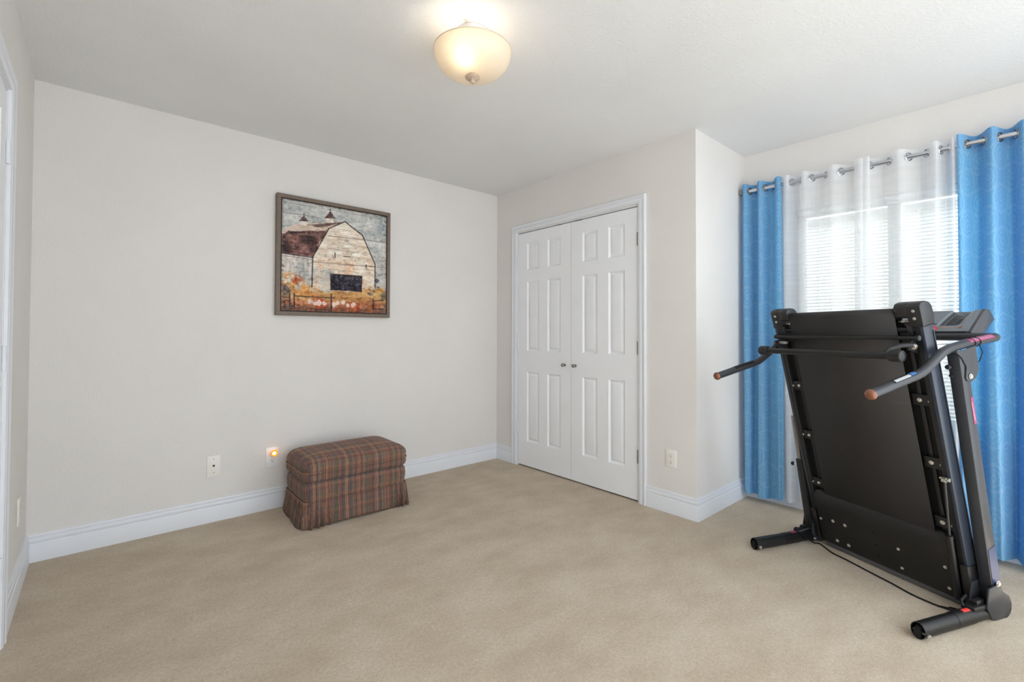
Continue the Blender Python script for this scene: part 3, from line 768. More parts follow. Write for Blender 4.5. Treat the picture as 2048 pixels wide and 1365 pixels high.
cw = px_-fw_-.006
me = bpy.data.meshes.new('canvas')
X_ = np.linspace(-cw, cw, nu); Z_ = np.linspace(cw, -cw, nv)
XX, ZZ = np.meshgrid(X_, Z_); YY = np.full(XX.shape, -.034)
vs = np.stack([XX, YY, ZZ], -1).reshape(-1, 3)
idx = np.arange(nu*nv).reshape(nv, nu)
fs_ = np.stack([idx[:-1, :-1], idx[1:, :-1], idx[1:, 1:], idx[:-1, 1:]], -1).reshape(-1, 4)
vs = np.vstack([vs, [(-cw, -.022, cw), (cw, -.022, cw), (cw, -.022, -cw), (-cw, -.022, -cw)]])
k = nu*nv; fl_ = fs_.tolist()
fl_ += [[*idx[0, ::-1].tolist(), k, k+1][::1], [*idx[-1].tolist(), k+2, k+3], [*idx[::-1, 0][::-1].tolist(), k+3, k], [*idx[::-1, -1].tolist(), k+1, k+2]]
me.from_pydata(vs.tolist(), [], fl_)
ca = me.color_attributes.new('Col', 'FLOAT_COLOR', 'POINT')
cl = np.ones((k+4, 4)); cl[:k, :3] = lin.reshape(-1, 3); cl[k:, :3] = .03
ca.data.foreach_set('color', cl.ravel()); me.materials.append(M['canvas'])
co = bpy.data.objects.new('painted_canvas', me); COL.objects.link(co); co.parent = pic

# ------------------------------------------------------------------ ottoman
ox, oy = -1.5325, -.305
ot = thing('ottoman', 'plaid upholstered ottoman with pleated skirt standing against the long wall', 'ottoman', (ox, oy, 0), math.radians(-1.0))
hx, hy = .331, .212
def outline(ins, n_side=26, n_c=10, r=.055, hx=hx, hy=hy):
    hx_, hy_ = hx-ins, hy-ins; r_ = max(.004, min(r-ins*.35, hx_, hy_)); pts = []
    for cx, cy, a0 in ((hx_-r_, -hy_+r_, -PI/2), (hx_-r_, hy_-r_, 0), (-hx_+r_, hy_-r_, PI/2), (-hx_+r_, -hy_+r_, PI)):
        for k in range(n_c+1):
            a = a0+PI/2*k/n_c; pts.append((cx+r_*math.cos(a), cy+r_*math.sin(a)))
        # straight run to the next corner
        nx = {-PI/2: (hx_, hy_-r_), 0: (-hx_+r_, hy_), PI/2: (-hx_, -hy_+r_), PI: (hx_-r_, -hy_)}[a0]
        p = pts[-1]
        for k in range(1, n_side): pts.append((p[0]+(nx[0]-p[0])*k/n_side, p[1]+(nx[1]-p[1])*k/n_side))
    return pts
def stack(b, levels, fn=None, captop=True, capbot=True):
    Rr = []
    for ins, z in levels:
        Rr.append([b.v((*q, z)) if fn is None else b.v(fn(q, z, i)) for i, q in enumerate(outline(ins))])
    n = len(Rr[0])
    for A_, B_ in zip(Rr, Rr[1:]):
        for k in range(n): b.f([A_[k], A_[(k+1) % n], B_[(k+1) % n], B_[k]])
    if capbot: b.f(Rr[0][::-1])
    if captop: b.f(Rr[-1])
def wavy(q, z, i):
    a = 1+.004*math.sin(q[0]*17+z*9)+.004*math.sin(q[1]*23+1+z*30)
    crown = 0.0
    return (q[0]*a, q[1]*a, z+.004*math.sin(q[0]*9+.6)*math.cos(q[1]*8))
b = MB()
stack(b, [(.05, .262), (.014, .264), (.000, .274), (-.005, .290), (-.003, .310), (.002, .321), (.000, .330), (-.004, .348), (-.001, .366), (.010, .384), (.028, .398), (.052, .408), (.082, .416), (.115, .422), (.155, .426), (.19, .428)], wavy)
cu = b.build('cushion', 'plaid', ot, smooth=60)
b = MB(); b.tube([wavy((q[0], q[1]), .321, 0) for q in outline(-.003)], .0062, 8, closed=True); b.build('piping', 'plaid', cu)
b = MB()
stack(b, [(.012, .130), (.006, .150), (.000, .180), (-.002, .215), (.002, .245), (.012, .262), (.03, .268)], lambda q, z, i: (q[0]*(1+.003*math.sin(q[0]*30+z*40)), q[1]*(1+.004*math.sin(q[0]*22)), z))
b.build('body', 'plaid', ot, smooth=60)
b = MB(); b.tube([(q[0], q[1], .149) for q in outline(-.0015)], .0042, 8, closed=True); b.build('skirt_seam', 'plaid', ot)
# skirt: straight runs with gathered pleats near the corners and mid-side
b = MB(); base = outline(-.002, 90, 12, .045); n = len(base); RR = []
def pleat(q):
    x, y = q; w = 0
    dxc = min(abs(x-hx), abs(x+hx)); dyc = min(abs(y-hy), abs(y+hy))
    if abs(abs(y)-hy) < .012: w = max(0, 1-dxc/.24) if x < 0 else max(0, 1-dxc/.17)
    else: w = .25+.75*max(0, 1-abs(y+.09)/.11)
    return min(1, w*1.5)
levels = [.150, .135, .115, .09, .06, .03, .006]
for z in levels:
    t = (.150-z)/.144; row = []
    for i, q in enumerate(base):
        x, y = q; p0, p1 = base[i-1], base[(i+1) % n]; tx, ty = p1[0]-p0[0], p1[1]-p0[1]; l = math.hypot(tx, ty) or 1
        nx, ny = ty/l, -tx/l; s_ = (x+y*1.3)
        w = pleat(q); ph = math.sin(s_*185+1.2*math.sin(s_*33)+t*.9); saw = math.copysign(abs(ph)**.55, ph)
        off = .0005+.012*t + w*.019*t**.7*saw + .003*t*math.sin(s_*19)
        lift = .012*t*(1-w)*max(0, math.cos(x*4.5)) if y < -.15 else 0
        tg = w*.009*t*math.cos(s_*185+1.2*math.sin(s_*33)+.6); row.append(b.v((x+nx*off+tx/l*tg, y+ny*off+ty/l*tg, z+lift*.6)))
    RR.append(row)
for A_, B_ in zip(RR, RR[1:]):
    for k in range(n): b.f([A_[k], A_[(k+1) % n], B_[(k+1) % n], B_[k]])
sk = b.build('skirt', 'plaid', ot, smooth=70)
md = sk.modifiers.new('thick', 'SOLIDIFY'); md.thickness = .003; md.offset = -1
for cx in (-1, 1):
    for cy in (-1, 1):
        b = MB(); b.box((cx*.28-.018, cy*.16-.018, 0), (cx*.28+.018, cy*.16+.018, .135), .003); b.build('leg', 'black_plastic', ot)

# ------------------------------------------------------------------ treadmill (folded). local b = away from viewer side, s = towards the right foot, z up
tm = thing('treadmill', 'black folded treadmill standing upright on the carpet in front of the curtains', 'treadmill', (-.284, -2.69, 0), math.atan2(-.3885, .9215))
LX_ = lambda p: (p[0], -p[1], p[2])                       # (b, s, z) -> object coordinates
DU = Vector((-.2516, 0, .9678)); DN = Vector((-.9678, 0, -.2516)); D0 = Vector((.4228, 0, 0))
def DK(p):                                                # (s, u, w) on the folded deck -> object coordinates
    q = D0+DU*p[1]+DN*p[2]; return (q.x, -p[0], q.z)
def part(b, name, mt, parent=tm, **kw): return b.build(name, mt, parent, **kw)
def bolt_at(xf, p, d, r=.006, h=.005, parent=tm, name='bolt', mt='bolt', n=12):
    """hex-ish domed bolt at p pointing along d (authoring axes)"""
    o_ = Vector(xf(p)); e = Vector(xf(tuple(a+c for a, c in zip(p, d)))) - o_
    b = MB(); b.lathe([(r*1.35, 0), (r*1.35, h*.25), (r, h*.3), (r*.95, h*.8), (r*.5, h), (0, h*1.02)], o_, e, n); return b.build(name, mt, parent)
frame = MB()
# side rails (outer plastic faces)
for s_ in (-1, 1):
    b = MB(DK); a0, a1 = sorted((s_*.335, s_*.348))
    b.box((a0, .03, -.062), (a1, 1.235, .002), .002)
    part(b, 'side_rail', 'rail_plastic' if s_ > 0 else 'grey_metal')
    b = MB(DK); a0, a1 = sorted((s_*.316, s_*.335)); b.box((a0, .03, -.055), (a1, 1.25, -.001), .001, 1); part(b, 'frame_rail', 'black_metal')
    b = MB(DK); a0, a1 = sorted((s_*.3485, s_*.3500)); b.box((a0, .04, -.052), (a1, 1.20, -.049)); part(b, 'rail_groove', 'deep_black')
# deck board between the rails, recessed
b = MB(DK); b.box((-.316, .30, -.045), (.316, 1.245, -.026), .001, 1); part(b, 'deck_board', 'deep_black')
b = MB(DK)
for s_ in (-1, 1):
    a0, a1 = sorted((s_*.268, s_*.286)); b.box((a0, .30, -.027), (a1, 1.24, -.018), .003)
part(b, 'deck_cushion_strip', 'black_metal')
# belt: a loop round the rear roller and back
b = MB(DK); pr = []
for k in range(9):
    a = PI*k/8; pr.append((1.278+.024*math.sin(a), -.021+.0225*math.cos(a)))
outer = [(.20, .0015)] + pr + [(.20, -.0435-.004)]
pl0 = [b.v((-.25, u, w)) for u, w in outer]; pl1 = [b.v((.25, u, w)) for u, w in outer]
for i in range(len(outer)-1): b.f([pl0[i], pl0[i+1], pl1[i+1], pl1[i]])
bo_ = part(b, 'running_belt', 'belt', smooth=50)
md = bo_.modifiers.new('thick', 'SOLIDIFY'); md.thickness = .0022
b = MB(DK); b.tube([(-.318, 1.278, -.021), (.318, 1.278, -.021)], .019, 20); b.tube([(-.334, 1.278, -.021), (.334, 1.278, -.021)], .006, 12); part(b, 'rear_roller', 'black_metal')
b = MB(DK); b.box((-.318, 1.205, -.040), (.318, 1.222, -.004), .002); part(b, 'rear_cross_member', 'black_metal')
for s_ in (-1, 1):
    # rear end caps with rounded top and roller slot
    b = MB(DK)
    side = [(1.226, .006), (1.226, -.066), (1.262, -.069), (1.300, -.066), (1.318, -.052), (1.327, -.030), (1.324, -.004), (1.313, .008)]
    a0, a1 = sorted((s_*.300, s_*.352)); b.prism([(u, w) for u, w in side], a0, a1, 0, .004)
    side2 = [(1.268, .0065), (1.268, -.066), (1.300, -.066), (1.318, -.052), (1.327, -.030), (1.324, -.004), (1.313, .008)]
    a0, a1 = sorted((s_*.254, s_*.306)); b.prism([(u, w) for u, w in side2], a0, a1, 0, .005)
    a0, a1 = sorted((s_*.290, s_*.307)); b.box((a0, 1.19, -.050), (a1, 1.235, .004), .002)
    cp = part(b, 'end_cap', 'black_plastic')
    b = MB(DK); a0, a1 = sorted((s_*.3522, s_*.3528)); b.box((a0, 1.225, -.060), (a1, 1.2275, .000)); part(b, 'cap_seam', 'deep_black', cp)
    b = MB(DK); b.tube([(s_*.250, 1.245, -.020), (s_*.305, 1.245, -.020)], .004, 10); b.tube([(s_*.262, 1.245, -.020), (s_*.275, 1.245, -.020)], .007, 10); part(b, 'roller_adjuster', 'bolt', cp)
    for u in (1.293, 1.262): bolt_at(DK, (s_*.326, u, .0075), (0, 0, 1), .0048, .004, cp)
    # deck brackets with a pair of bolts each
    for u in (.91, .635, .367, 1.178):
        b = MB(DK); a0, a1 = sorted((s_*.252, s_*.330)); b.box((a0, u-.024, -.014), (a1, u+.024, -.008), .002)
        a0, a1 = sorted((s_*.252, s_*.330)); b.box((a0, u+.020, -.030), (a1, u+.024, -.008), .001, 1); b.box((a0, u-.024, -.030), (a1, u-.020, -.008), .001, 1)
        bk = part(b, 'deck_bracket', 'black_metal')
        bolt_at(DK, (s_*.280, u, -.008), (0, 0, 1), .0068 if s_ > 0 else .0058, .007, bk); bolt_at(DK, (s_*.316, u-.003, -.008), (0, 0, 1), .0048, .005, bk)
# thin rear bar and ribbed stand bar with bent arms
b = MB(DK); b.tube([(-.338, 1.185, .020), (.338, 1.185, .020)], .0085, 16); tb = part(b, 'rear_bar', 'black_metal')
for s_ in (-1, 1):
    b = MB(DK); b.lathe([(0, -.006), (.0105, -.006), (.0115, .0), (.0105, .004), (0, .004)], DK((s_*.336, 1.185, .020)), Vector((0, -s_, 0)), 18)
    part(b, 'bar_end', 'black_plastic', tb)
SB = (.006, 1.070)
b = MB(LX_); b.tube([(SB[0], -.330, SB[1]), (SB[0], .325, SB[1])], .0145, 20); sb = part(b, 'stand_bar', 'black_metal')
for s_ in (-1, 1):
    b = MB(LX_); c0 = s_*.293; L_ = []
    for k in range(25):
        pass
    b.lathe([(0, 0), (.0200, 0), (.0222, .003), (.0222, .044), (.0200, .047), (.0165, .048), (.0160, .0455), (0, .0455)], LX_((SB[0], c0, SB[1])), Vector((0, -s_, 0)), 32)
    n_r = 26
    for k in range(n_r):
        a = 2*PI*k/n_r; cb, cz = SB[0]+.0222*math.cos(a), SB[1]+.0222*math.sin(a)
        b.tube([(cb, c0+s_*.003, cz), (cb, c0+s_*.044, cz)], .0013, 6)
    part(b, 'ribbed_end_cap', 'black_plastic', sb)
    b = MB(LX_); pts = [(SB[0]+.004, s_*.27, SB[1]+.006), (.035, s_*.275, 1.098), (.062, s_*.300, 1.112), (.085, s_*.318, 1.113), (.118, s_*.318, 1.109)]
    b.tube(pts, .0105, 12); part(b, 'pivot_arm', 'black_metal', sb)
    b = MB(LX_); b.tube([(.100, s_*.262, 1.111), (.100, s_*.315, 1.111)], .0068, 14); part(b, 'spacer', 'bolt', sb)
    bolt_at(LX_, (.098, s_*.322, 1.108), (-1, 0, -.25), .0105, .008, sb)
    b = MB(LX_); b.prism([(.080, 1.095), (.150, 1.075), (.165, 1.135), (.115, 1.15)], *sorted((s_*.306, s_*.314)), 1, .001); part(b, 'pivot_plate', 'black_metal', sb)
# motor pan plate, rolled top edge, and hood behind
b = MB(DK)
prof_ = [(.318, -.030), (.325, -.016), (.321, -.003), (.311, .008), (.296, .015), (.276, .019), (.256, .019), (.238, .016), (.222, .012), (.050, .012), (.036, .010), (.030, .002), (.030, -.012), (.040, -.012), (.050, .004), (.27, .004), (.30, -.006), (.31, -.03)]
b.prism([(u, w) for u, w in prof_], -.306, .310, 0); pan = part(b, 'motor_pan', 'dusty')
for (s0, s1) in ((.176, .20), (.068, .09)):
    pass
for s_, u in ((-.226, .177), (-.161, .179), (-.222, .069), (-.162, .069)): bolt_at(DK, (s_, u, .012), (0, 0, 1), .0066, .006, pan)
for s_, u in ((.087, .165), (.088, .071), (.270, .168), (.272, .072), (-.295, .165)): bolt_at(DK, (s_, u, .012), (0, 0, 1), .0052, .006, pan)
for u in (.207, .138, .079):
    b = MB(DK); b.box((-.021, u-.004, .0118), (-.011, u+.004, .0126)); part(b, 'slot_hole', 'deep_black', pan)
for u, s0, s1 in ((.225, -.27, -.13), (.118, -.27, -.10)):
    b = MB(DK); b.tube([(s0, u, .012), (s1, u, .012)], .0016, 6); part(b, 'pressed_rib', 'black_metal', pan)
b = MB(DK); hood = [(.005, -.02), (.000, -.06), (.02, -.11), (.10, -.145), (.22, -.140), (.31, -.10), (.335, -.060), (.31, -.035), (.05, -.018)]
b.prism(hood, -.318, .318, 0, .006); part(b, 'motor_hood', 'rail_plastic')
b = MB(DK); b.box((-.302, .004, -.020), (.306, .031, .002), .004); part(b, 'hood_lip', 'lip_grey')
for s_ in (-1, 1):
    b = MB(LX_); b.prism([(.36, .20), (.44, .20), (.475, .06), (.455, .035), (.40, .035)], *sorted((s_*.322, s_*.352)), 1, .003); part(b, 'deck_pivot_lug', 'black_metal')
# pivot cross tube between the uprights
b = MB(LX_); b.tube([(.445, -.36, .085), (.445, .36, .085)], .016, 16); part(b, 'base_cross_tube', 'black_metal')
# uprights
for s_ in (-1, 1):
    b = MB(LX_); f0 = lambda z: .345+.2*(.5-z)
    poly = [(f0(.05), .05), (f0(1.085), 1.085), (f0(1.085)+.052, 1.09), (f0(.05)+.062, .05)]
    b.prism(poly, *sorted((s_*.358, s_*.402)), 1, .007); upr = part(b, 'upright', 'grey_metal')
    # welded handlebar bracket plate
    b = MB(LX_); poly = [(.205, 1.085), (.325, 1.112), (.345, 1.02), (.328, .985), (.298, .968), (.272, .972), (.262, .985), (.268, 1.03), (.240, 1.065)]
    b.prism(poly, *sorted((s_*.4025, s_*.4065)), 1, .001); part(b, 'handlebar_bracket', 'grey_metal', upr)
    bolt_at(LX_, (.290, s_*.407, .990), (0, s_, 0), .0085, .006, upr)
    b = MB(LX_); b.lathe([(.013, 0), (.013, .002), (0, .0022)], LX_((.290, s_*.4055, .990)), Vector((0, -s_, 0)), 18); part(b, 'washer', 'deep_black', upr)
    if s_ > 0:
        b = MB(LX_); b.prism([(.395, .285), (.440, .300), (.470, .155), (.423, .143)], .4022, .4030, 1); part(b, 'blue_patch', 'navy', upr)  # thin navy patch low on the outer face of the right upright
        b = MB(LX_); b.prism([(.296, .905), (.311, .909), (.334, .800), (.319, .796)], .4022, .4030, 1); st = part(b, 'warning_label', 'magenta', upr, label='magenta warning label')
        b = MB(LX_)
        for k in range(3):
            o1 = .0035+.0035*k; b.prism([(.2965+o1, .885), (.2978+o1, .8853), (.3165+o1, .812), (.3152+o1, .8117)], .4030, .4033, 1)
        part(b, 'label_print', 'magenta_print', st)
    # knobs clamping the handlebar
    for z, bb in ((1.025, .262), (.990, .270)):
        b = MB(LX_); b.lathe([(.004, 0), (.004, .012), (.0095, .013), (.0105, .020), (.008, .026), (0, .027)] if z > 1 else [(.003, 0), (.003, .006), (.007, .007), (.006, .013), (0, .014)], LX_((f0(z)+.004, s_*.368, z)), LX_((-1, 0, 0)), 16); part(b, 'clamp_knob', 'black_plastic', upr)
    b = MB(LX_); b.lathe([(.004, 0), (.004, .010), (.011, .011), (.012, .024), (.009, .028), (0, .029)], LX_((f0(1.035)+.052, s_*.385, 1.035)), LX_((1, 0, 0)), 16); part(b, 'clamp_knob', 'black_plastic', upr)
# handlebar: two grips forward, round the corners and across under the console
HS = .385; hpts = []
def arc(c, a0, a1, r, n, f): return [f(c[0]+r*math.cos(a0+(a1-a0)*k/n), c[1]+r*math.sin(a0+(a1-a0)*k/n)) for k in range(n+1)]
sidep = [(-.238, .936), (-.13, .964), (.005, .998), (.035, 1.008), (.065, 1.024), (.135, 1.070), (.165, 1.088), (.200, 1.100), (.30, 1.119), (.42, 1.136), (.480, 1.143)]
right = [(bb, HS, z) for bb, z in sidep]
R_ = .060
corner = [(.480+R_*math.sin(PI/2*k/8), HS-R_+R_*math.cos(PI/2*k/8), 1.145) for k in range(1, 9)]
cross = [(.540, s_, 1.146) for s_ in (.28, .15, 0, -.15, -.28)]
hpts = right + corner + cross + [(p[0], -p[1], p[2]) for p in reversed(corner)] + [(p[0], -p[1], p[2]) for p in reversed(right)]
b = MB(LX_); b.tube(hpts, .0175, 18); hb = part(b, 'handlebar', 'grey_metal')
for s_ in (-1, 1):
    b = MB(); p = Vector(LX_((-.238, s_*HS, .936))); d = Vector((-.968, 0, -.25))
    b.lathe([(.0185, -.002), (.0205, .0), (.0205, .004), (.0185, .010), (.013, .015), (.006, .0175), (0, .018)], p, d, 28); part(b, 'grip_cap', 'grip', hb, label='copper-brown round grip cap')
    # caution sticker wrapped on the upper side near the end
    def wrap(b, t0, t1, a0, a1, r, z0, z1, b0, b1, n=8):
        rows_ = []
        for t_ in (t0, t1):
            cb, cz = b0+(b1-b0)*t_, z0+(z1-z0)*t_; row = []
            for k in range(n+1):
                a = a0+(a1-a0)*k/n; row.append(b.v((cb-.25*r*math.cos(a), s_*HS+s_*r*math.sin(a), cz+.968*r*math.cos(a))))
            rows_.append(row)
        for k in range(n): b.f([rows_[0][k], rows_[0][k+1], rows_[1][k+1], rows_[1][k]])
    b = MB(LX_); wrap(b, 0, 1, -1.1, .95, .0183, .964, .996, -.13, -.003); st = part(b, 'grip_label', 'deep_black', hb)
    b = MB(LX_); wrap(b, .06, .72, .20, .85, .0187, .964, .996, -.13, -.003); part(b, 'label_print', 'white_sticker', st)
    b = MB(LX_); wrap(b, .76, .98, -.2, .80, .0187, .964, .996, -.13, -.003); part(b, 'label_emblem', 'blue_sticker', st)
    if s_ > 0:
        b = MB(LX_); wrap(b, 0, 1, -.25, 1.35, .0181, 1.1195, 1.141, .305, .462, 10); st = part(b, 'warning_label', 'magenta', hb, label='magenta warning label on the handlebar')
        b = MB(LX_)
        for a_ in (.35, .62, .90): wrap(b, .08, .95, a_, a_+.09, .0184, 1.1195, 1.141, .305, .462, 3)
        part(b, 'label_print', 'magenta_print', st)
# wires wound round the right handlebar
b = MB(LX_)
for c0 in (.318, .352):
    pts = [(c0+.012*math.sin(a), HS+.0195*math.sin(a), 1.119+(c0-.30)*.14+.0195*math.cos(a)) for a in [2*PI*k/20 for k in range(20)]]
    b.tube(pts, .0017, 6, closed=True)
b.tube([(.356, HS+.018, 1.118), (.366, HS+.022, 1.085), (.356, HS+.018, 1.050), (.345, HS, 1.035)], .0017, 6)
b.tube([(.30, HS-.02, 1.12), (.20, .20, 1.10), (.18, .05, 1.13), (.25, -.05, 1.16)], .0010, 5)
part(b, 'pulse_wire', 'deep_black', hb)
# console
def CP(v_): return (.541+.097*v_, 1.172+.097*v_)          # along the sloping front panel
b = MB(LX_); nV = 40; G = []
segs = (36, 60, 14)                                       # columns: centre to scoop, scoop, scoop to end
def col_s(j_, v_):
    l, r = .128+.034*v_**1.3, .236+.020*v_
    k = abs(j_); n0, n1, n2 = segs
    x = l*k/n0 if k <= n0 else (l+(r-l)*(k-n0)/n1 if k <= n0+n1 else r+(.272-r)*(k-n0-n1)/n2)
    return math.copysign(x, j_) if j_ else 0.0
nH = sum(segs); nS = 2*nH
sm = lambda q: (lambda c: c*c*(3-2*c))(max(0.0, min(1.0, q)))
for j in range(nV+1):
    v_ = j/nV; row = []
    l, r = .128+.034*v_**1.3, .236+.020*v_
    for i in range(nS+1):
        s_ = col_s(i-nH, v_); bb, zz = CP(v_); x = abs(s_)
        dd = .024*sm((v_-.24)/.16)*sm((x-l)/.012)*sm((r-x)/.060)
        dip = .010*math.sin(max(0, min(1, (x-.165)/.083))*PI)
        row.append(b.v((bb+dd*.71, s_, zz-dip*max(0, v_-.75)*4-dd*.71)))
    G.append(row)
for j in range(nV):
    for i in range(nS):
        q = (abs(i+.5-nH)-segs[0])/segs[1]
        b.mat('console_dark' if 0.05 < q < 0.70 and j/nV > .32 else 'console'); b.f([G[j][i], G[j][i+1], G[j+1][i+1], G[j+1][i]])
b.mat('console')
back = [(.668, 1.262), (.700, 1.226), (.610, 1.150), (.552, 1.150)]
rows_ = [[b.v((bb, -.272+.544*i/nS, zz)) for i in range(nS+1)] for bb, zz in back]
seq = [G[-1]] + rows_ + [G[0]]
for A_, B_ in zip(seq, seq[1:]):
    for i in range(nS): b.f([A_[i], A_[i+1], B_[i+1], B_[i]])
for i_ in (0, nS): b.f([G[j][i_] for j in range(nV+1)] + [r_[i_] for r_ in rows_])
con = part(b, 'console', None, smooth=40)
for s_ in (-1, 1):
    b = MB(LX_); b.prism([(.538, 1.168), (.640, 1.272), (.672, 1.268), (.706, 1.226), (.612, 1.146), (.545, 1.146)], *sorted((s_*.272, s_*.284)), 1, .003)
    part(b, 'console_end', 'console_dark', con)
b = MB(LX_); b.box((.536, -.262, 1.150), (.60, .262, 1.170), .004); part(b, 'console_base', 'deep_black', con)
b = MB(LX_); b.lathe([(.019, 0), (.019, .003), (.0165, .008), (.009, .012), (0, .013)], LX_((CP(.10)[0], .128, CP(.10)[1])), Vector((-.7, 0, .7)), 24); part(b, 'safety_key', 'red', con, label='red safety key')
b = MB(LX_)
for m_ in (1, -1):
    b.tube([(CP(.55)[0]-.001, m_*.066, CP(.55)[1]+.001), (CP(1)[0]-.001, m_*.083, CP(1)[1]+.001)], .0016, 6); b.tube([(CP(.27)[0]-.001, m_*.10, CP(.27)[1]+.001), (CP(.36)[0]-.001, m_*.135, CP(.36)[1]+.001)], .0012, 6)
part(b, 'panel_seam', 'deep_black', con)
for s_ in (-1, 1):
    b = MB(LX_); b.prism([(.535, 1.158), (.575, 1.158), (.57, 1.130), (.545, 1.125)], *sorted((s_*.255, s_*.272)), 1, .003); part(b, 'console_clamp', 'black_plastic', con)
def text_mesh(body, size, name, mt, parent, origin, xdir, ydir):
    cu_ = bpy.data.curves.new(name, 'FONT'); cu_.body = body; cu_.size = size; cu_.extrude = .0003; cu_.shear = 0.2
    to = bpy.data.objects.new(name, cu_); COL.objects.link(to)
    dg = bpy.context.evaluated_depsgraph_get(); me_ = bpy.data.meshes.new_from_object(to.evaluated_get(dg))
    COL.objects.unlink(to); bpy.data.objects.remove(to)
    xd, yd = Vector(xdir).normalized(), Vector(ydir).normalized(); nd_ = xd.cross(yd)
    for v in me_.vertices: v.co = Vector(origin)+xd*v.co.x+yd*v.co.y+nd_*(v.co.z+.0004)
    me_.materials.clear(); me_.materials.append(M[mt]); o_ = bpy.data.objects.new(name, me_); COL.objects.link(o_); o_.parent = parent; return o_
P_ = CP(.135); text_mesh('SAFETY KEY', .0095, 'console_lettering', 'copper_ink', con, (P_[0]-.0006, -.158, P_[1]+.0006), (0, -1, 0), (.71, 0, .71))
b = MB(LX_)
for k in range(3):
    q = CP(.13+.035*k); b.prism([(q[0]-.0012, q[1]+.0008), (q[0]-.0006, q[1]+.0014), (q[0]+.0010, q[1]+.0030), (q[0]+.0004, q[1]+.0024)], .222+.003*k, .238+.002*k, 1)
part(b, 'console_emblem', 'copper_ink', con)
# gas spring on the right, telescoping lock strut on the left
b = MB(DK); b.tube([(.331, .575, .016), (.310, .300, .017)], .0045, 12); gs = part(b, 'gas_spring_rod', 'grey_metal')
b = MB(DK); b.tube([(.311, .330, .018), (.302, .045, .018)], .0125, 18); b.tube([(.311, .334, .018), (.311, .322, .018)], .0138, 18); part(b, 'gas_spring_cylinder', 'dusty', gs)
b = MB(DK); b.tube([(.312, .585, .010), (.346, .585, .010)], .0045, 12); b.tube([(.322, .580, .012), (.335, .580, .012)], .0120, 6); b.tube([(.339, .583, .011), (.346, .583, .011)], .0085, 6); part(b, 'spring_bolt', 'bolt', gs)
lf = lambda z: .262+.185*(.7-z)
b = MB(LX_); b.prism([(lf(.45), .45), (lf(.705), .705), (lf(.705)+.024, .705), (lf(.45)+.024, .45)], -.384, -.360, 1, .002); ls = part(b, 'lock_strut', 'nickel')
b = MB(LX_); b.prism([(lf(.005)-.004, .005), (lf(.462)-.004, .462), (lf(.462)+.030, .462), (lf(.005)+.030, .005)], -.390, -.354, 1, .002); part(b, 'strut_sleeve', 'black_metal', ls)
bolt_at(LX_, (lf(.68)+.006, -.356, .688), (-.5, 1, 0), .007, .006, ls); b = MB(LX_); b.lathe([(.011, 0), (.011, .006), (0, .007)], LX_((lf(.69)+.012, -.360, .69)), LX_((-.3, 1, 0)), 16); part(b, 'strut_pivot', 'black_plastic', ls)
b = MB(LX_); b.tube([(lf(.43)+.004, -.385, .43), (lf(.43)-.006, -.402, .430)], .004, 10); part(b, 'pin_shaft', 'bolt', ls)
b = MB(LX_); b.lathe([(.006, 0), (.010, .003), (.011, .009), (.007, .015), (0, .017)], LX_((lf(.43)-.006, -.402, .430)), LX_((-.5, -1, 0)), 16); part(b, 'pull_knob', 'deep_black', ls)
bolt_at(LX_, (lf(.03)+.010, -.353, .022), (-.2, 1, 0), .0065, .006, ls)
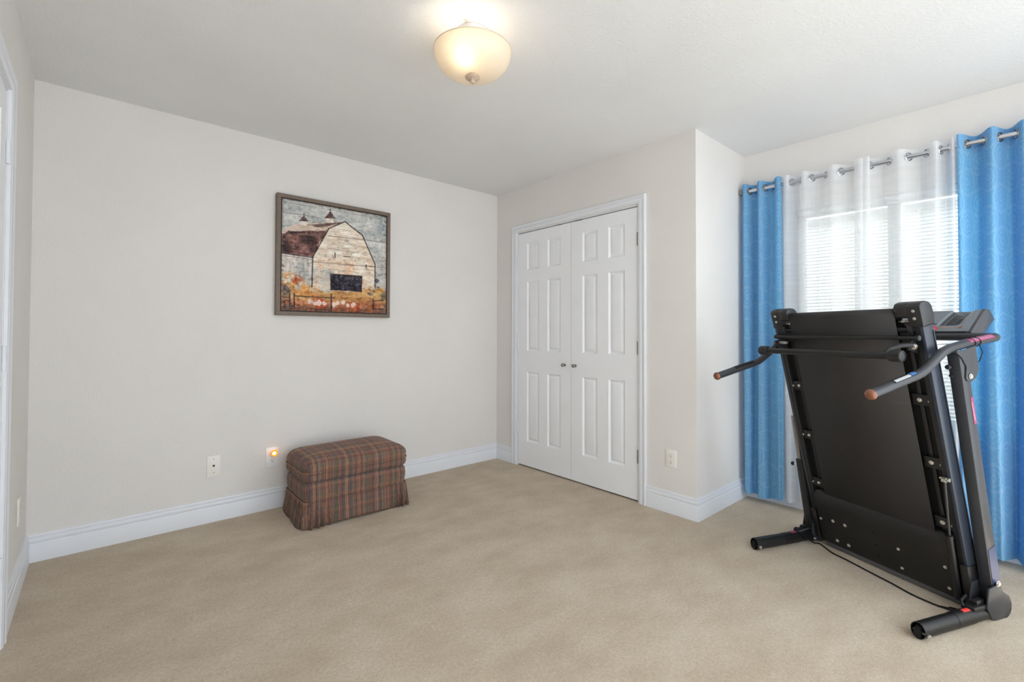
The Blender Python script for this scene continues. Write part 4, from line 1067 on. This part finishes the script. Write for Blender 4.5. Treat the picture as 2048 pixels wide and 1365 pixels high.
# feet: oval open tubes, wheels in the front ends, brackets at the uprights
for s_ in (-1, 1):
    b = MB(LX_)
    def oval(bb, r1, r2, zc, n=28): return [b.v((bb, s_*.385+r1*math.cos(2*PI*k/n), zc+r2*math.sin(2*PI*k/n))) for k in range(n)]
    rings = [oval(.26, .026, .030, .031), oval(.0, .026, .031, .0320), oval(.0, .0235, .0285, .0320), oval(.05, .0235, .0285, .032)]
    for A_, B_ in zip(rings, rings[1:]):
        for k in range(28): b.f([A_[k], A_[(k+1) % 28], B_[(k+1) % 28], B_[k]])
    b.f(rings[0]); b.f(rings[-1]); ft = part(b, 'foot_tube', 'dusty' if s_ > 0 else 'black_metal', smooth=50)
    b = MB(LX_); R2 = [oval(.20, .0268, .0312, .0318), oval(.31, .0268, .0312, .0318)]
    for k in range(28): b.f([R2[0][k], R2[0][(k+1) % 28], R2[1][(k+1) % 28], R2[1][k]])
    R3 = [oval(.31, .0225, .027, .029), oval(.49, .0225, .027, .029)]
    for k in range(28): b.f([R3[0][k], R3[0][(k+1) % 28], R3[1][(k+1) % 28], R3[1][k]])
    b.f(R2[0]); b.f(R2[1]); b.f(R3[0]); b.f(R3[1]); part(b, 'foot_sleeve', 'dusty', ft, smooth=50)
    b = MB(LX_); b.tube([(.012, s_*.385-.009, .026), (.012, s_*.385+.009, .026)], .0245, 24); part(b, 'transport_wheel', 'deep_black', ft)
    b = MB(LX_); b.tube([(.012, s_*.385-.034, .024), (.012, s_*.385+.034, .024)], .0045, 12); b.tube([(.012, s_*.385+.027, .024), (.012, s_*.385+.033, .024)], .0075, 8); b.tube([(.012, s_*.385-.033, .024), (.012, s_*.385-.027, .024)], .0075, 8); part(b, 'axle_bolt', 'bolt', ft)
    b = MB(LX_)
    n = 20; R4 = []
    for bb in (.252, .292):
        R4.append([b.v((bb, s_*.385+.0272*math.sin(a), .0318+.0316*math.cos(a))) for a in [(-.10+.55*k/8) for k in range(9)]])
    for k in range(8): b.f([R4[0][k], R4[0][k+1], R4[1][k+1], R4[1][k]])
    part(b, 'foot_sticker', 'orange_red' if s_ > 0 else 'magenta', ft)
    # rear rounded wheel housing and clevis
    b = MB(LX_); poly = [(.40, .012), (.37, .060), (.385, .135), (.455, .145), (.470, .110), (.515, .085), (.530, .050), (.515, .018), (.48, .002), (.43, .002)]
    b.prism(poly, *sorted((s_*.350, s_*.3565)), 1, .001); b.prism(poly, *sorted((s_*.4035, s_*.410)), 1, .001); part(b, 'base_clevis', 'grey_metal', ft)
    b = MB(LX_); b.tube([(.492, s_*.385-.024, .038), (.492, s_*.385+.024, .038)], .037, 28); part(b, 'rear_wheel', 'black_plastic', ft)
    bolt_at(LX_, (.440, s_*.410, .148), (0, s_, 0), .009, .007, ft)
    b = MB(LX_); b.box((.30, s_*.385-.022, .050), (.40, s_*.385+.020, .072), .006); b.box((.335, s_*.385-.014, .066), (.385, s_*.385+.010, .088), .006); b.tube([(.29, s_*.372, .062), (.31, s_*.355, .075), (.35, s_*.35, .085)], .006, 8); part(b, 'hinge_block', 'dusty', ft)
b = MB(LX_); b.tube([(.43, .352, .30), (.45, .356, .22), (.452, .35, .17), (.44, .345, .12)], .004, 8); b.tube([(.42, .35, .15), (.45, .357, .155), (.468, .355, .20), (.47, .352, .33)], .003, 8); part(b, 'wire_loom', 'deep_black')
# power cord on the carpet with its plug
tmi = (Matrix.Translation(tm.location) @ Matrix.Rotation(tm.rotation_euler[2], 4, 'Z')).inverted()
WX = lambda p: tuple(tmi @ Vector(p))                     # room coordinates -> treadmill coordinates
cp_ = [(.230, -2.520, .072), (.195, -2.500, .074), (.165, -2.488, .076), (.140, -2.446, .079), (.122, -2.468, .070), (.150, -2.492, .040), (.180, -2.525, .010), (.203, -2.548, .0045), (.130, -2.624, .0045), (.100, -2.686, .0045), (.039, -2.793, .0045), (-.012, -2.888, .0045), (-.066, -2.975, .0045), (-.090, -3.045, .0045), (-.094, -3.080, .0045)]
def crom(P, n=6):
    out = []
    for i in range(len(P)-1):
        p0, p1, p2, p3 = [Vector(P[max(0, min(len(P)-1, i+q))]) for q in (-1, 0, 1, 2)]
        for k in range(n):
            t = k/n; out.append(.5*((2*p1)+(p2-p0)*t+(2*p0-5*p1+4*p2-p3)*t*t+(3*p1-p0-3*p2+p3)*t**3))
    out.append(Vector(P[-1])); return out
b = MB(WX); b.tube([(q.x, q.y, max(q.z, .004)) for q in crom(cp_)], .0036, 8); cd = b.build('power_cord', 'deep_black', tm)
b = MB(WX); b.tube([(-.094, -3.070, .006), (-.0945, -3.095, .0075), (-.0945, -3.100, .010), (-.095, -3.125, .011)], .006, 10, rr=[.0042, .0060, .0095, .0105], flat=(.75, 1.0)); b.build('cord_plug', 'deep_black', cd)
for dx in (-.005, .005): b = MB(WX); b.box((-.095+dx-.0008, -3.140, .008), (-.095+dx+.0008, -3.124, .014)); b.build('plug_prong', 'bolt', cd)
